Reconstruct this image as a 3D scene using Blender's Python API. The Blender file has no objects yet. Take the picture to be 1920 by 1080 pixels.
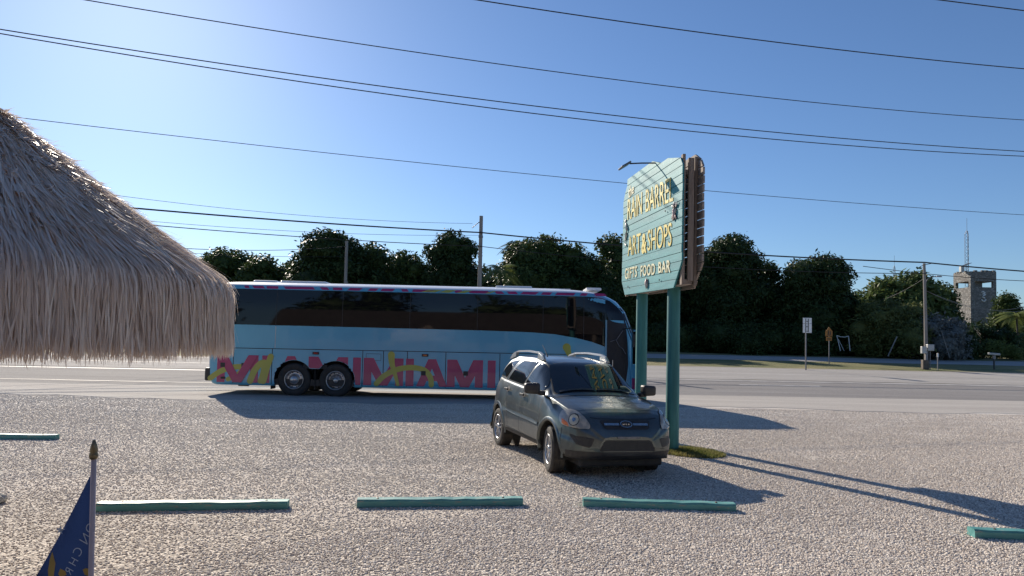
import bpy, bmesh, math, random
import numpy as np
from mathutils import Vector, Matrix
from mathutils.bvhtree import BVHTree

rnd = random.Random(7)
rng = np.random.default_rng(7)
scn = bpy.context.scene
COL = scn.collection
R = math.radians

# ------------------------------------------------------------------ camera
F_PX, CAM_H, PITCH, ROLL, SHIFT = 1288.0, 1.941, 0.04414, 0.02227, 40.0

def ray(u, v):
    cr, sr = math.cos(ROLL), math.sin(ROLL)
    a, b = u - 960, v - 540
    U = cr * a + sr * b
    W = -sr * a + cr * b - SHIFT
    c, s = math.cos(PITCH), math.sin(PITCH)
    zz = -W / F_PX
    return Vector((U / F_PX, c - s * zz, s + c * zz))

def at(u, v, Y):
    """world point seen at that place of the photograph, Y metres ahead"""
    d = ray(u, v)
    return d * (Y / d.y) + Vector((0, 0, CAM_H))

cam = bpy.data.cameras.new('camera')
cam_o = bpy.data.objects.new('camera', cam)
COL.objects.link(cam_o)
cam.sensor_width = 36
cam.lens = F_PX / 1920 * 36
cam.shift_y = SHIFT / 1920
cam.clip_start = 0.05
cam.clip_end = 6000
cam_o.matrix_world = Matrix.Translation((0, 0, CAM_H)) @ Matrix.Rotation(math.pi / 2 + PITCH, 4, 'X') @ Matrix.Rotation(ROLL, 4, 'Z')
scn.camera = cam_o

# ------------------------------------------------------------------ light
SUN_AZ, SUN_EL = R(-30.1), R(26.0)       # azimuth from straight ahead, minus = left
w = bpy.data.worlds.new('World')
scn.world = w
w.use_nodes = True
nt = w.node_tree
bg = nt.nodes['Background']
sky = nt.nodes.new('ShaderNodeTexSky')
sky.sky_type = 'NISHITA'
sky.sun_disc = False
sky.sun_elevation = SUN_EL
sky.sun_rotation = SUN_AZ
sky.altitude = 0
sky.air_density = 1.0
sky.dust_density = 0.28
sky.ozone_density = 3.5
tint = nt.nodes.new('ShaderNodeMix'); tint.data_type = 'RGBA'; tint.blend_type = 'MULTIPLY'
tint.inputs[0].default_value = 1.0; tint.inputs[7].default_value = (.84, .98, 1.17, 1)
nt.links.new(sky.outputs[0], tint.inputs[6]); nt.links.new(tint.outputs[2], bg.inputs[0])
bg.inputs[1].default_value = 0.069
sl = bpy.data.lights.new('sun', 'SUN')
sl.energy = 5.0
sl.angle = R(0.53)
sl.color = (1.0, 0.89, 0.75)
so = bpy.data.objects.new('sun', sl)
COL.objects.link(so)
sdir = Vector((math.sin(SUN_AZ) * math.cos(SUN_EL), math.cos(SUN_AZ) * math.cos(SUN_EL), math.sin(SUN_EL)))
so.rotation_euler = sdir.to_track_quat('Z', 'Y').to_euler()
so.location = (0, 0, 30)
scn.view_settings.view_transform = 'Standard'
scn.view_settings.look = 'None'
scn.view_settings.exposure = 0.52
scn.view_settings.gamma = 1.0

# ------------------------------------------------------------------ materials
MATS = {}
def mat(name, c1, c2=None, scale=4.0, rough=0.7, metal=0.0, bump=0.0, bscale=None, coat=0.0, spec=0.5,
        detail=4.0, lo=0.35, hi=0.65, stretch=None, voronoi=False, transl=0.0, bdist=0.02, rvar=0.0):
    if name in MATS: return MATS[name]
    m = bpy.data.materials.new(name); m.use_nodes = True
    N, L = m.node_tree.nodes, m.node_tree.links
    b = N['Principled BSDF']
    b.inputs['Roughness'].default_value = rough
    b.inputs['Metallic'].default_value = metal
    b.inputs['Coat Weight'].default_value = coat
    b.inputs['Coat Roughness'].default_value = 0.04
    b.inputs['Specular IOR Level'].default_value = spec
    c2 = c2 or tuple(x * 0.8 for x in c1)
    tc = N.new('ShaderNodeTexCoord'); src = tc.outputs['Object']
    if stretch:
        mp = N.new('ShaderNodeMapping'); mp.inputs['Scale'].default_value = stretch
        L.new(src, mp.inputs[0]); src = mp.outputs[0]
    nz = N.new('ShaderNodeTexNoise'); nz.inputs['Scale'].default_value = scale; nz.inputs['Detail'].default_value = detail
    L.new(src, nz.inputs['Vector'])
    mr = N.new('ShaderNodeMapRange'); mr.inputs[1].default_value = lo; mr.inputs[2].default_value = hi
    L.new(nz.outputs[0], mr.inputs[0])
    mx = N.new('ShaderNodeMix'); mx.data_type = 'RGBA'
    mx.inputs[6].default_value = (*c1, 1); mx.inputs[7].default_value = (*c2, 1)
    L.new(mr.outputs[0], mx.inputs[0]); L.new(mx.outputs[2], b.inputs['Base Color'])
    if rvar:
        rr = N.new('ShaderNodeMapRange'); rr.inputs[3].default_value = rough; rr.inputs[4].default_value = rough + rvar
        L.new(nz.outputs[0], rr.inputs[0]); L.new(rr.outputs[0], b.inputs['Roughness'])
    if bump:
        bp = N.new('ShaderNodeBump'); bp.inputs['Strength'].default_value = bump; bp.inputs['Distance'].default_value = bdist
        if voronoi:
            t = N.new('ShaderNodeTexVoronoi'); o = t.outputs['Distance']
        else:
            t = N.new('ShaderNodeTexNoise'); o = t.outputs[0]; t.inputs['Detail'].default_value = 6
        t.inputs['Scale'].default_value = bscale or scale * 4
        L.new(src, t.inputs['Vector']); L.new(o, bp.inputs['Height']); L.new(bp.outputs[0], b.inputs['Normal'])
    if transl:
        tr = N.new('ShaderNodeBsdfTranslucent'); L.new(mx.outputs[2], tr.inputs[0])
        ms = N.new('ShaderNodeMixShader'); ms.inputs[0].default_value = transl
        L.new(b.outputs[0], ms.inputs[1]); L.new(tr.outputs[0], ms.inputs[2])
        L.new(ms.outputs[0], N['Material Output'].inputs[0])
    MATS[name] = m
    return m

# ------------------------------------------------------------------ mesh helpers
class MB:
    def __init__(s): s.v = []; s.f = []
    def add(s, vs, fs):
        o = len(s.v); s.v += [tuple(p) for p in vs]; s.f += [tuple(i + o for i in f) for f in fs]; return s
    def box(s, c, d, M=None, taper=1.0):
        x, y, z = d[0] / 2, d[1] / 2, d[2] / 2
        P = [Vector((sx * x * (taper if sz > 0 else 1), sy * y * (taper if sz > 0 else 1), sz * z)) for sz in (-1, 1) for sy in (-1, 1) for sx in (-1, 1)]
        if M is not None: P = [M @ p for p in P]
        P = [p + Vector(c) for p in P]
        return s.add(P, [(0, 2, 3, 1), (4, 5, 7, 6), (0, 1, 5, 4), (2, 6, 7, 3), (0, 4, 6, 2), (1, 3, 7, 5)])
    def tube(s, path, r, n=8, cap=True):
        path = [Vector(p) for p in path]
        rs = r if isinstance(r, (list, tuple)) else [r] * len(path)
        o = []; up = Vector((0, 0, 1))
        for i, p in enumerate(path):
            t = (path[min(i + 1, len(path) - 1)] - path[max(i - 1, 0)]).normalized()
            a = t.cross(up)
            if a.length < 1e-3: a = t.cross(Vector((0, 1, 0)))
            a.normalize(); b = t.cross(a)
            o += [p + (a * math.cos(k * 2 * math.pi / n) + b * math.sin(k * 2 * math.pi / n)) * rs[i] for k in range(n)]
        F = []
        for i in range(len(path) - 1):
            for k in range(n):
                k2 = (k + 1) % n
                F.append((i * n + k, i * n + k2, (i + 1) * n + k2, (i + 1) * n + k))
        if cap:
            F.append(tuple(range(n))[::-1]); F.append(tuple((len(path) - 1) * n + k for k in range(n)))
        return s.add(o, F)
    def lathe(s, prof, n=32, M=None, close=False):
        """prof: (radius, height) pairs about local Z"""
        P = []
        for r_, h_ in prof:
            for k in range(n):
                a = 2 * math.pi * k / n
                q = Vector((r_ * math.cos(a), r_ * math.sin(a), h_))
                P.append(M @ q if M is not None else q)
        F = []
        for i in range(len(prof) - 1):
            for k in range(n):
                k2 = (k + 1) % n
                F.append((i * n + k, i * n + k2, (i + 1) * n + k2, (i + 1) * n + k))
        if close:
            F.append(tuple(range(n))[::-1]); F.append(tuple((len(prof) - 1) * n + k for k in range(n)))
        return s.add(P, F)
    def prism(s, poly, a, b, M):
        """2-D outline extruded from a to b along local Z, then M"""
        n = len(poly)
        P = [M @ Vector((x, y, h)) for h in (a, b) for x, y in poly]
        F = [tuple(range(n))[::-1], tuple(range(n, 2 * n))] + [(i, (i + 1) % n, n + (i + 1) % n, n + i) for i in range(n)]
        return s.add(P, F)
    def build(s, name, m, parent=None, smooth=False, bevel=0.0, seg=2):
        me = bpy.data.meshes.new(name); me.from_pydata([tuple(p) for p in s.v], [], s.f); me.update()
        bm = bmesh.new(); bm.from_mesh(me)
        bmesh.ops.recalc_face_normals(bm, faces=bm.faces); bm.to_mesh(me); bm.free()
        me.materials.append(m)
        if smooth:
            for p in me.polygons: p.use_smooth = True
        o = bpy.data.objects.new(name, me); COL.objects.link(o)
        if parent: o.parent = parent
        if bevel:
            bv = o.modifiers.new('bevel', 'BEVEL'); bv.width = bevel; bv.segments = seg; bv.limit_method = 'ANGLE'; bv.angle_limit = R(40)
        return o

def quads(name, V, m, parent=None, smooth=False):
    """fast mesh out of an (n,4,3) array of quads"""
    V = np.asarray(V, dtype=np.float32); n = len(V)
    me = bpy.data.meshes.new(name)
    me.vertices.add(n * 4); me.vertices.foreach_set('co', V.reshape(-1))
    me.loops.add(n * 4); me.loops.foreach_set('vertex_index', np.arange(n * 4, dtype=np.int32))
    me.polygons.add(n); me.polygons.foreach_set('loop_start', np.arange(0, n * 4, 4, dtype=np.int32))
    me.update(calc_edges=True); me.materials.append(m)
    if smooth: me.shade_smooth()
    o = bpy.data.objects.new(name, me); COL.objects.link(o)
    if parent: o.parent = parent
    return o

def grid_mesh(name, P, m, parent=None, smooth=True, keep=None):
    """P: (a,b,3) grid -> mesh; keep(i,j) picks faces"""
    a, b = P.shape[:2]
    used = {}; V = []; F = []
    for i in range(a - 1):
        for j in range(b - 1):
            if keep is not None and not keep[i, j]: continue
            q = []
            for (x, y) in ((i, j), (i, j + 1), (i + 1, j + 1), (i + 1, j)):
                if (x, y) not in used: used[(x, y)] = len(V); V.append(tuple(P[x, y]))
                q.append(used[(x, y)])
            F.append(tuple(q))
    me = bpy.data.meshes.new(name); me.from_pydata(V, [], F); me.update(); me.materials.append(m)
    if smooth: me.shade_smooth()
    o = bpy.data.objects.new(name, me); COL.objects.link(o)
    if parent: o.parent = parent
    return o

def tag(o, label=None, cat=None, group=None, kind=None):
    if label: o['label'] = label
    if cat: o['category'] = cat
    if group: o['group'] = group
    if kind: o['kind'] = kind
    return o

def thing(name, label, cat, loc=(0, 0, 0), rotz=0.0, group=None):
    o = bpy.data.objects.new(name, None); COL.objects.link(o)
    o.location = loc; o.rotation_euler = (0, 0, rotz); o.empty_display_size = 0.2
    return tag(o, label, cat, group)

def struct(o): o['kind'] = 'structure'; return o

def copy_tree(o, parent=None):
    c = o.copy(); COL.objects.link(c)
    if parent: c.parent = parent
    for ch in [x for x in bpy.data.objects if x.parent == o]: copy_tree(ch, c)
    return c

def pl(x, xs, ys): return float(np.interp(x, xs, ys))

def text_polys(txt, size=1.0, bold=0.0, xs=1.0, font_shear=0.0, space=1.0):
    """outline mesh of a line of writing: verts, faces (2-D, left aligned on the baseline)"""
    cu = bpy.data.curves.new('t', 'FONT'); cu.body = txt; cu.size = size; cu.offset = bold; cu.shear = font_shear
    cu.space_character = space; cu.resolution_u = 4
    ob = bpy.data.objects.new('t', cu); COL.objects.link(ob)
    dg = bpy.context.evaluated_depsgraph_get()
    me = bpy.data.meshes.new_from_object(ob.evaluated_get(dg))
    V = [(v.co.x * xs, v.co.y) for v in me.vertices]; F = [tuple(p.vertices) for p in me.polygons]
    bpy.data.objects.remove(ob); bpy.data.curves.remove(cu); bpy.data.meshes.remove(me)
    return V, F

def text_solid(mb, txt, x0, x1, z0, z1, M, th, bold=0.0, a=0.0, space=1.0):
    """writing stretched to fill x0..x1, z0..z1, standing th proud of the plane M"""
    V, F = text_polys(txt, 1.0, bold, space=space)
    xa = min(v[0] for v in V); xb = max(v[0] for v in V); ya = min(v[1] for v in V); yb = max(v[1] for v in V)
    T = [((v[0] - xa) / (xb - xa) * (x1 - x0) + x0, (v[1] - ya) / (yb - ya) * (z1 - z0) + z0) for v in V]
    n = len(T)
    P = [M @ Vector((x, y, h)) for h in (a, a + th) for x, y in T]
    cnt = {}
    for f in F:
        for i in range(len(f)):
            e = (f[i], f[(i + 1) % len(f)]); cnt[frozenset(e)] = cnt.get(frozenset(e), []) + [e]
    FF = [f[::-1] for f in F] + [tuple(i + n for i in f) for f in F]
    for k, es in cnt.items():
        if len(es) == 1:
            i, j = es[0]; FF.append((i, j, j + n, i + n))
    mb.add(P, FF)

def round_poly(pts, r=0.03, n=5):
    """round the corners of a 2-D outline"""
    out = []; k = len(pts)
    for i in range(k):
        p0, p1, p2 = Vector(pts[i - 1]), Vector(pts[i]), Vector(pts[(i + 1) % k])
        a = (p0 - p1); b = (p2 - p1); rr = min(r, a.length * .45, b.length * .45)
        A = p1 + a.normalized() * rr; B = p1 + b.normalized() * rr
        for t in range(n + 1):
            t /= n; q = A * (1 - t) ** 2 + p1 * 2 * t * (1 - t) + B * t ** 2; out.append((q.x, q.y))
    return out

def decal(mb, bvh, poly, to3, direc, off=0.004, rows=14, cols=10, wrap=None):
    """2-D outline laid on a body surface: rows of it are cast along direc; stands off proud"""
    ys = [p[1] for p in poly]; y0, y1 = min(ys), max(ys)
    G = []
    for i in range(rows + 1):
        y = y0 + (y1 - y0) * min(max(i / rows, 1e-3), 1 - 1e-3)
        xs = []
        for k in range(len(poly)):
            (xa, ya), (xb, yb) = poly[k], poly[(k + 1) % len(poly)]
            if (ya - y) * (yb - y) <= 0 and ya != yb: xs.append(xa + (xb - xa) * (y - ya) / (yb - ya))
        if len(xs) < 2: continue
        a, b = min(xs), max(xs); row = []
        for j in range(cols + 1):
            o = to3(a + (b - a) * j / cols, y)
            h, nrm, _, _ = bvh.ray_cast(o, direc)
            if h is None: row.append(None); continue
            if nrm.dot(direc) > 0: nrm = -nrm
            row.append(h + nrm * off)
        G.append(row)
    base = len(mb.v); idx = {}
    for i, row in enumerate(G):
        for j, p in enumerate(row):
            if p is not None: idx[(i, j)] = len(mb.v); mb.v.append(tuple(p))
    for i in range(len(G) - 1):
        for j in range(cols):
            q = [(i, j), (i, j + 1), (i + 1, j + 1), (i + 1, j)]
            if all(k in idx for k in q): mb.f.append(tuple(idx[k] for k in q))
    return mb

def ribbon(mb, bvh, pts, wdt, to3, direc, off=0.002, step=0.03):
    """a thin band laid along a 2-D path on a body surface"""
    P = []
    for a, b in zip(pts, pts[1:]):
        a = Vector(a); b = Vector(b); n = max(1, int((b - a).length / step))
        P += [a.lerp(b, t / n) for t in range(n)]
    P.append(Vector(pts[-1])); L = []
    for i, p in enumerate(P):
        t = (P[min(i + 1, len(P) - 1)] - P[max(0, i - 1)]).normalized(); nn = Vector((-t.y, t.x)) * wdt / 2
        r = []
        for q in (p + nn, p - nn):
            h, nrm, _, _ = bvh.ray_cast(to3(q.x, q.y), direc)
            if h is None: r = None; break
            if nrm.dot(direc) > 0: nrm = -nrm
            r.append(h + nrm * off)
        L.append(r)
    for a, b in zip(L, L[1:]):
        if a and b: mb.add([a[0], a[1], b[1], b[0]], [(0, 1, 2, 3)])
    return mb

# ------------------------------------------------------------------ terrain
S_PTS = [-60, -26, 0, 4, 8, 16, 20, 24, 31, 36, 48, 100, 300, 1500]
Z_PTS = [0, 0, 0, .08, .18, .50, .66, .80, 1.05, 1.18, 1.45, 1.75, 1.75, 1.75]
SLOPE = 0.05
def edge_y(x): return 26.0 + SLOPE * x
def zs(s): return pl(s, S_PTS, Z_PTS)
def ground_z(x, y): return zs(y - edge_y(x))

def strip(name, s0, s1, dz, x0, x1, m, nx=24, wob=0.0, seed=0):
    ss = sorted(set([s0, s1] + [s for s in S_PTS if s0 < s < s1]))
    r = random.Random(seed)
    xs = [x0 + (x1 - x0) * i / nx for i in range(nx + 1)]
    P = np.zeros((len(ss), len(xs), 3))
    for j, x in enumerate(xs):
        wa = wob * (math.sin(x * .7 + seed) + math.sin(x * 1.9 + seed * 2) * .6 + r.uniform(-.4, .4))
        for i, s in enumerate(ss):
            s_ = s + (wa if i in (0, len(ss) - 1) else 0)
            P[i, j] = (x, edge_y(x) + s_, zs(s_) + dz)
    return struct(grid_mesh(name, P, m, smooth=False))

def node_mat(name):
    m = bpy.data.materials.new(name); m.use_nodes = True
    return m, m.node_tree.nodes, m.node_tree.links, m.node_tree.nodes['Principled BSDF']

def noise(N, L, src, scale, detail=4, rough=.5):
    n = N.new('ShaderNodeTexNoise'); n.inputs['Scale'].default_value = scale; n.inputs['Detail'].default_value = detail
    n.inputs['Roughness'].default_value = rough; L.new(src, n.inputs['Vector']); return n.outputs[0]
def mrange(N, L, src, a, b, c=0., d=1.):
    n = N.new('ShaderNodeMapRange')
    for i, v in enumerate((a, b, c, d)): n.inputs[i + 1].default_value = v
    L.new(src, n.inputs[0]); return n.outputs[0]
def mixc(N, L, f, a, b, mode='MIX'):
    n = N.new('ShaderNodeMix'); n.data_type = 'RGBA'; n.blend_type = mode
    for s, v in ((0, f), (6, a), (7, b)):
        if isinstance(v, (tuple, list)): n.inputs[s].default_value = (*v, 1)
        elif isinstance(v, float): n.inputs[s].default_value = v
        else: L.new(v, n.inputs[s])
    return n.outputs[2]
def math_n(N, L, op, a, b=None):
    n = N.new('ShaderNodeMath'); n.operation = op
    for i, v in enumerate((a, b)):
        if v is None: continue
        if isinstance(v, (int, float)): n.inputs[i].default_value = v
        else: L.new(v, n.inputs[i])
    return n.outputs[0]
def mapping(N, L, src, sc):
    n = N.new('ShaderNodeMapping'); n.inputs['Scale'].default_value = sc; L.new(src, n.inputs[0]); return n.outputs[0]

def gravel_ground():
    m, N, L, b = node_mat('limestone_gravel')
    tc = N.new('ShaderNodeTexCoord').outputs['Object']
    sx = N.new('ShaderNodeSeparateXYZ'); L.new(tc, sx.inputs[0])
    vor = N.new('ShaderNodeTexVoronoi'); vor.inputs['Scale'].default_value = 34; L.new(tc, vor.inputs['Vector'])
    vb = N.new('ShaderNodeTexVoronoi'); vb.inputs['Scale'].default_value = 47; L.new(tc, vb.inputs['Vector'])
    cell = N.new('ShaderNodeSeparateColor'); L.new(vor.outputs['Color'], cell.inputs[0])
    stone = mixc(N, L, cell.outputs[0], (.46, .385, .32), (.88, .80, .70))
    stone = mixc(N, L, mrange(N, L, vor.outputs['Distance'], .35, .62), stone, (.24, .205, .17))
    # wide patches: browner, paler, and dusty worn places drawn out along the road
    big = noise(N, L, mapping(N, L, tc, (.12, .45, 1)), 1.0, 5, .6)
    stone = mixc(N, L, mrange(N, L, big, .45, .7, 0, .55), stone, (.72, .64, .56))
    dustn = noise(N, L, mapping(N, L, tc, (.35, 1.6, 1)), 1.0, 7, .65)
    yy = math_n(N, L, 'SUBTRACT', sx.outputs[1], math_n(N, L, 'MULTIPLY', sx.outputs[0], .05))
    near = mrange(N, L, yy, 14.0, 25.0)          # 0 in the lot, 1 by the road
    thr = math_n(N, L, 'ADD', dustn, math_n(N, L, 'MULTIPLY', near, .34))
    for R_ in (17.0, 18.55):        # worn wheel tracks curving in from the road
        dx = math_n(N, L, 'SUBTRACT', sx.outputs[0], 22.0); dy = math_n(N, L, 'SUBTRACT', sx.outputs[1], 4.0)
        dd = math_n(N, L, 'SQRT', math_n(N, L, 'ADD', math_n(N, L, 'MULTIPLY', dx, dx), math_n(N, L, 'MULTIPLY', dy, dy)))
        thr = math_n(N, L, 'ADD', thr, mrange(N, L, math_n(N, L, 'ABSOLUTE', math_n(N, L, 'SUBTRACT', dd, R_)), 0, .38, .10, 0))
    dmask = mrange(N, L, thr, .56, .76)
    fine = noise(N, L, tc, 60, 4, .7)
    dust = mixc(N, L, fine, (.50, .455, .40), (.68, .63, .565))
    streak = noise(N, L, mapping(N, L, tc, (.25, 3.0, 1)), 1.0, 6, .6)
    dust = mixc(N, L, mrange(N, L, streak, .5, .68, 0, .8), dust, (.84, .80, .73))
    dust = mixc(N, L, mrange(N, L, streak, .46, .34, 0, .7), dust, (.38, .345, .30))
    col = mixc(N, L, dmask, stone, dust)
    L.new(col, b.inputs['Base Color']); b.inputs['Roughness'].default_value = .85
    h1 = mrange(N, L, vor.outputs['Distance'], 0, .6, 1, 0)
    h2 = mrange(N, L, vb.outputs['Distance'], 0, .6, .6, 0)
    h = math_n(N, L, 'ADD', h1, h2)
    h = math_n(N, L, 'MULTIPLY', h, mrange(N, L, dmask, 0, 1, 1, .12))
    h = math_n(N, L, 'ADD', h, math_n(N, L, 'MULTIPLY', fine, .35))
    bp = N.new('ShaderNodeBump'); bp.inputs['Strength'].default_value = .8; bp.inputs['Distance'].default_value = .018
    L.new(h, bp.inputs['Height']); L.new(bp.outputs[0], b.inputs['Normal'])
    return m

def asphalt(name, c1, c2, speck):
    m, N, L, b = node_mat(name)
    tc = N.new('ShaderNodeTexCoord').outputs['Object']
    n1 = noise(N, L, mapping(N, L, tc, (.08, .9, 1)), 1.0, 6, .6)
    n2 = noise(N, L, tc, 38, 3, .8)
    c = mixc(N, L, mrange(N, L, n1, .35, .65), c1, c2)
    c = mixc(N, L, mrange(N, L, n2, .52, .72, 0, .7), c, speck)
    c = mixc(N, L, mrange(N, L, n2, .45, .3, 0, .5), c, tuple(x * .5 for x in c1))
    L.new(c, b.inputs['Base Color']); b.inputs['Roughness'].default_value = .92; b.inputs['Specular IOR Level'].default_value = .12
    bp = N.new('ShaderNodeBump'); bp.inputs['Strength'].default_value = .8; bp.inputs['Distance'].default_value = .015
    L.new(n2, bp.inputs['Height']); L.new(bp.outputs[0], b.inputs['Normal'])
    return m

def verge_mat():
    m, N, L, b = node_mat('dry_verge_grass')
    tc = N.new('ShaderNodeTexCoord').outputs['Object']
    n1 = noise(N, L, mapping(N, L, tc, (.3, .9, 1)), 1.0, 6, .65)
    n2 = noise(N, L, tc, 9, 5, .7)
    c = mixc(N, L, mrange(N, L, n1, .4, .6), (.10, .12, .035), (.26, .22, .10))
    c = mixc(N, L, mrange(N, L, n2, .4, .7, 0, .7), c, (.16, .16, .05))
    L.new(c, b.inputs['Base Color']); b.inputs['Roughness'].default_value = .9
    bp = N.new('ShaderNodeBump'); bp.inputs['Strength'].default_value = 1; bp.inputs['Distance'].default_value = .08
    L.new(n2, bp.inputs['Height']); L.new(bp.outputs[0], b.inputs['Normal'])
    return m

M_gravel = gravel_ground()
M_verge = verge_mat()
M_asph_dark = asphalt('dark_asphalt', (.215, .205, .20), (.275, .265, .255), (.46, .44, .42))
M_asph_pale = asphalt('worn_asphalt', (.33, .315, .295), (.42, .40, .375), (.54, .52, .48))
M_paint = mat('worn_road_paint', (.62, .61, .58), (.36, .35, .33), 1.2, .7, bump=.3)

strip('gravel_lot', -60, 0, 0, -150, 150, M_gravel, nx=40)
strip('ground', 0, 1500, 0, -1500, 1500, M_verge, nx=60)
strip('road', -.35, 8.2, .004, -150, 150, M_asph_dark, nx=220, wob=.05, seed=3)
strip('road_far_lane', 8.2, 16.0, .009, -150, 150, M_asph_pale, nx=220, wob=.03, seed=5)
strip('frontage_road', 24.3, 30.6, .006, -150, 150, M_asph_pale, nx=120, wob=.10, seed=8)
strip('edge_line', 7.3, 7.6, .0085, -150, 150, M_paint, nx=60)
strip('centre_line', 11.6, 11.72, .0135, -150, 150, M_paint, nx=60)
strip('far_edge_line', 15.35, 15.5, .0135, -150, 150, M_paint, nx=60)
strip('lane_dash', 4.9, 5.22, .0085, at(1394, 722, 31).x, at(1552, 727, 31).x, M_paint, nx=6)
M_apron = asphalt('sandy_apron', (.36, .335, .31), (.46, .435, .40), (.60, .57, .52))
_r = random.Random(6); _xs = [-150 + 300 * i / 400 for i in range(401)]; P_ = np.zeros((3, 401, 3))
for _j, _x in enumerate(_xs):
    _w = .35 * math.sin(_x * .31) + .22 * math.sin(_x * .83 + 1) + .12 * math.sin(_x * 2.3) + _r.uniform(-.12, .12)
    for _i, (_s, _z) in enumerate(((-5.35 - .05 + _w, -.03), (-5.35 + _w, .011), (-.35, .008))):
        P_[_i, _j] = (_x, edge_y(_x) * (1 if _i == 2 else 1) + _s, _z)
struct(grid_mesh('apron', P_, M_apron, smooth=False))
strip('tar_patch', 1.1, 1.25, .0085, -60, -8, mat('tar', (.03, .03, .032), (.06, .06, .06), 5), nx=60, wob=.05, seed=2)
struct(strip('dirt_verge_edge', 16.0, 16.7, .006, -150, 150, mat('dirt_edge', (.24, .215, .18), (.33, .30, .25), 5, .9, bump=.6), nx=160, wob=.12, seed=12))
struct(strip('sunlit_verge', 31.6, 33.6, .012, -60, 110, mat('sunlit_grass_tone', (.30, .27, .14), (.20, .20, .09), 2, .9, bump=.8, bdist=.05), nx=160, wob=.22, seed=4))  # sunlight on the verge is painted in as a paler grass strip

# individual stones near the camera
def stone_stuff():
    m, N, L, b = node_mat('gravel_stone')
    oi = N.new('ShaderNodeObjectInfo').outputs['Random']
    cr = N.new('ShaderNodeValToRGB'); L.new(oi, cr.inputs[0])
    e = cr.color_ramp.elements
    e[0].position = 0; e[0].color = (.42, .35, .285, 1); e[1].position = 1; e[1].color = (.92, .86, .77, 1)
    for p_, c_ in ((.22, (.56, .47, .39)), (.45, (.72, .63, .54)), (.62, (.62, .56, .49)), (.8, (.82, .75, .65))):
        k = e.new(p_); k.color = (*c_, 1)
    tc = N.new('ShaderNodeTexCoord').outputs['Object']
    L.new(mixc(N, L, mrange(N, L, noise(N, L, tc, 60, 3), .4, .7, 0, .4), cr.outputs[0], (.38, .34, .29)), b.inputs['Base Color'])
    b.inputs['Roughness'].default_value = .8
    # a ground strip that carries them
    nx, ny = 2, 2
    Y0, Y1 = 4.6, 21.0
    me = bpy.data.meshes.new('gravel'); me.from_pydata([(-1.05 * Y0, Y0, 0), (1.05 * Y0, Y0, 0), (.92 * Y1, Y1, 0), (-.92 * Y1, Y1, 0)], [], [(0, 1, 2, 3)])
    o = bpy.data.objects.new('gravel', me); COL.objects.link(o); me.materials.append(m)
    ng = bpy.data.node_groups.new('stones', 'GeometryNodeTree')
    ng.interface.new_socket('Geometry', in_out='INPUT', socket_type='NodeSocketGeometry')
    ng.interface.new_socket('Geometry', in_out='OUTPUT', socket_type='NodeSocketGeometry')
    G, K = ng.nodes, ng.links
    gi, go = G.new('NodeGroupInput'), G.new('NodeGroupOutput')
    pos = G.new('GeometryNodeInputPosition'); sp = G.new('ShaderNodeSeparateXYZ'); K.new(pos.outputs[0], sp.inputs[0])
    mr = G.new('ShaderNodeMapRange')
    for i, v in enumerate((6.5, Y1, 2700., 200.)): mr.inputs[i + 1].default_value = v
    K.new(sp.outputs[1], mr.inputs[0])
    nz = G.new('ShaderNodeTexNoise'); nz.inputs['Scale'].default_value = .9; nz.inputs['Detail'].default_value = 4; K.new(pos.outputs[0], nz.inputs['Vector'])
    nz.inputs['Scale'].default_value = 1.0; nz.inputs['Detail'].default_value = 7; nz.inputs['Roughness'].default_value = .65
    vm = G.new('ShaderNodeVectorMath'); vm.operation = 'MULTIPLY'; vm.inputs[1].default_value = (.35, 1.6, 1); K.new(pos.outputs[0], vm.inputs[0]); K.new(vm.outputs[0], nz.inputs['Vector'])
    nr = G.new('ShaderNodeMapRange')
    for i, v in enumerate((14., 25., 0., .34)): nr.inputs[i + 1].default_value = v
    K.new(sp.outputs[1], nr.inputs[0])
    ad = G.new('ShaderNodeMath'); ad.operation = 'ADD'; K.new(nz.outputs[0], ad.inputs[0]); K.new(nr.outputs[0], ad.inputs[1])
    for R_ in (17.0, 18.55):
        ds = G.new('ShaderNodeVectorMath'); ds.operation = 'DISTANCE'; ds.inputs[1].default_value = (22, 4, 0); K.new(pos.outputs[0], ds.inputs[0])
        su = G.new('ShaderNodeMath'); su.operation = 'SUBTRACT'; su.inputs[1].default_value = R_; K.new(ds.outputs['Value'], su.inputs[0])
        ab = G.new('ShaderNodeMath'); ab.operation = 'ABSOLUTE'; K.new(su.outputs[0], ab.inputs[0])
        tm = G.new('ShaderNodeMapRange')
        for i, v in enumerate((0., .38, .10, 0.)): tm.inputs[i + 1].default_value = v
        K.new(ab.outputs[0], tm.inputs[0]); a2 = G.new('ShaderNodeMath'); a2.operation = 'ADD'; K.new(ad.outputs[0], a2.inputs[0]); K.new(tm.outputs[0], a2.inputs[1]); ad = a2
    m2 = G.new('ShaderNodeMapRange')
    for i, v in enumerate((.54, .70, 1., .22)): m2.inputs[i + 1].default_value = v
    K.new(ad.outputs[0], m2.inputs[0])
    mu = G.new('ShaderNodeMath'); mu.operation = 'MULTIPLY'; K.new(mr.outputs[0], mu.inputs[0]); K.new(m2.outputs[0], mu.inputs[1])
    dp = G.new('GeometryNodeDistributePointsOnFaces'); dp.inputs['Seed'].default_value = 3
    K.new(gi.outputs[0], dp.inputs['Mesh']); K.new(mu.outputs[0], dp.inputs['Density'])
    ico = G.new('GeometryNodeMeshIcoSphere'); ico.inputs['Radius'].default_value = 1; ico.inputs['Subdivisions'].default_value = 1
    sm = G.new('GeometryNodeSetMaterial'); sm.inputs['Material'].default_value = m; K.new(ico.outputs[0], sm.inputs[0])
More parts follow.
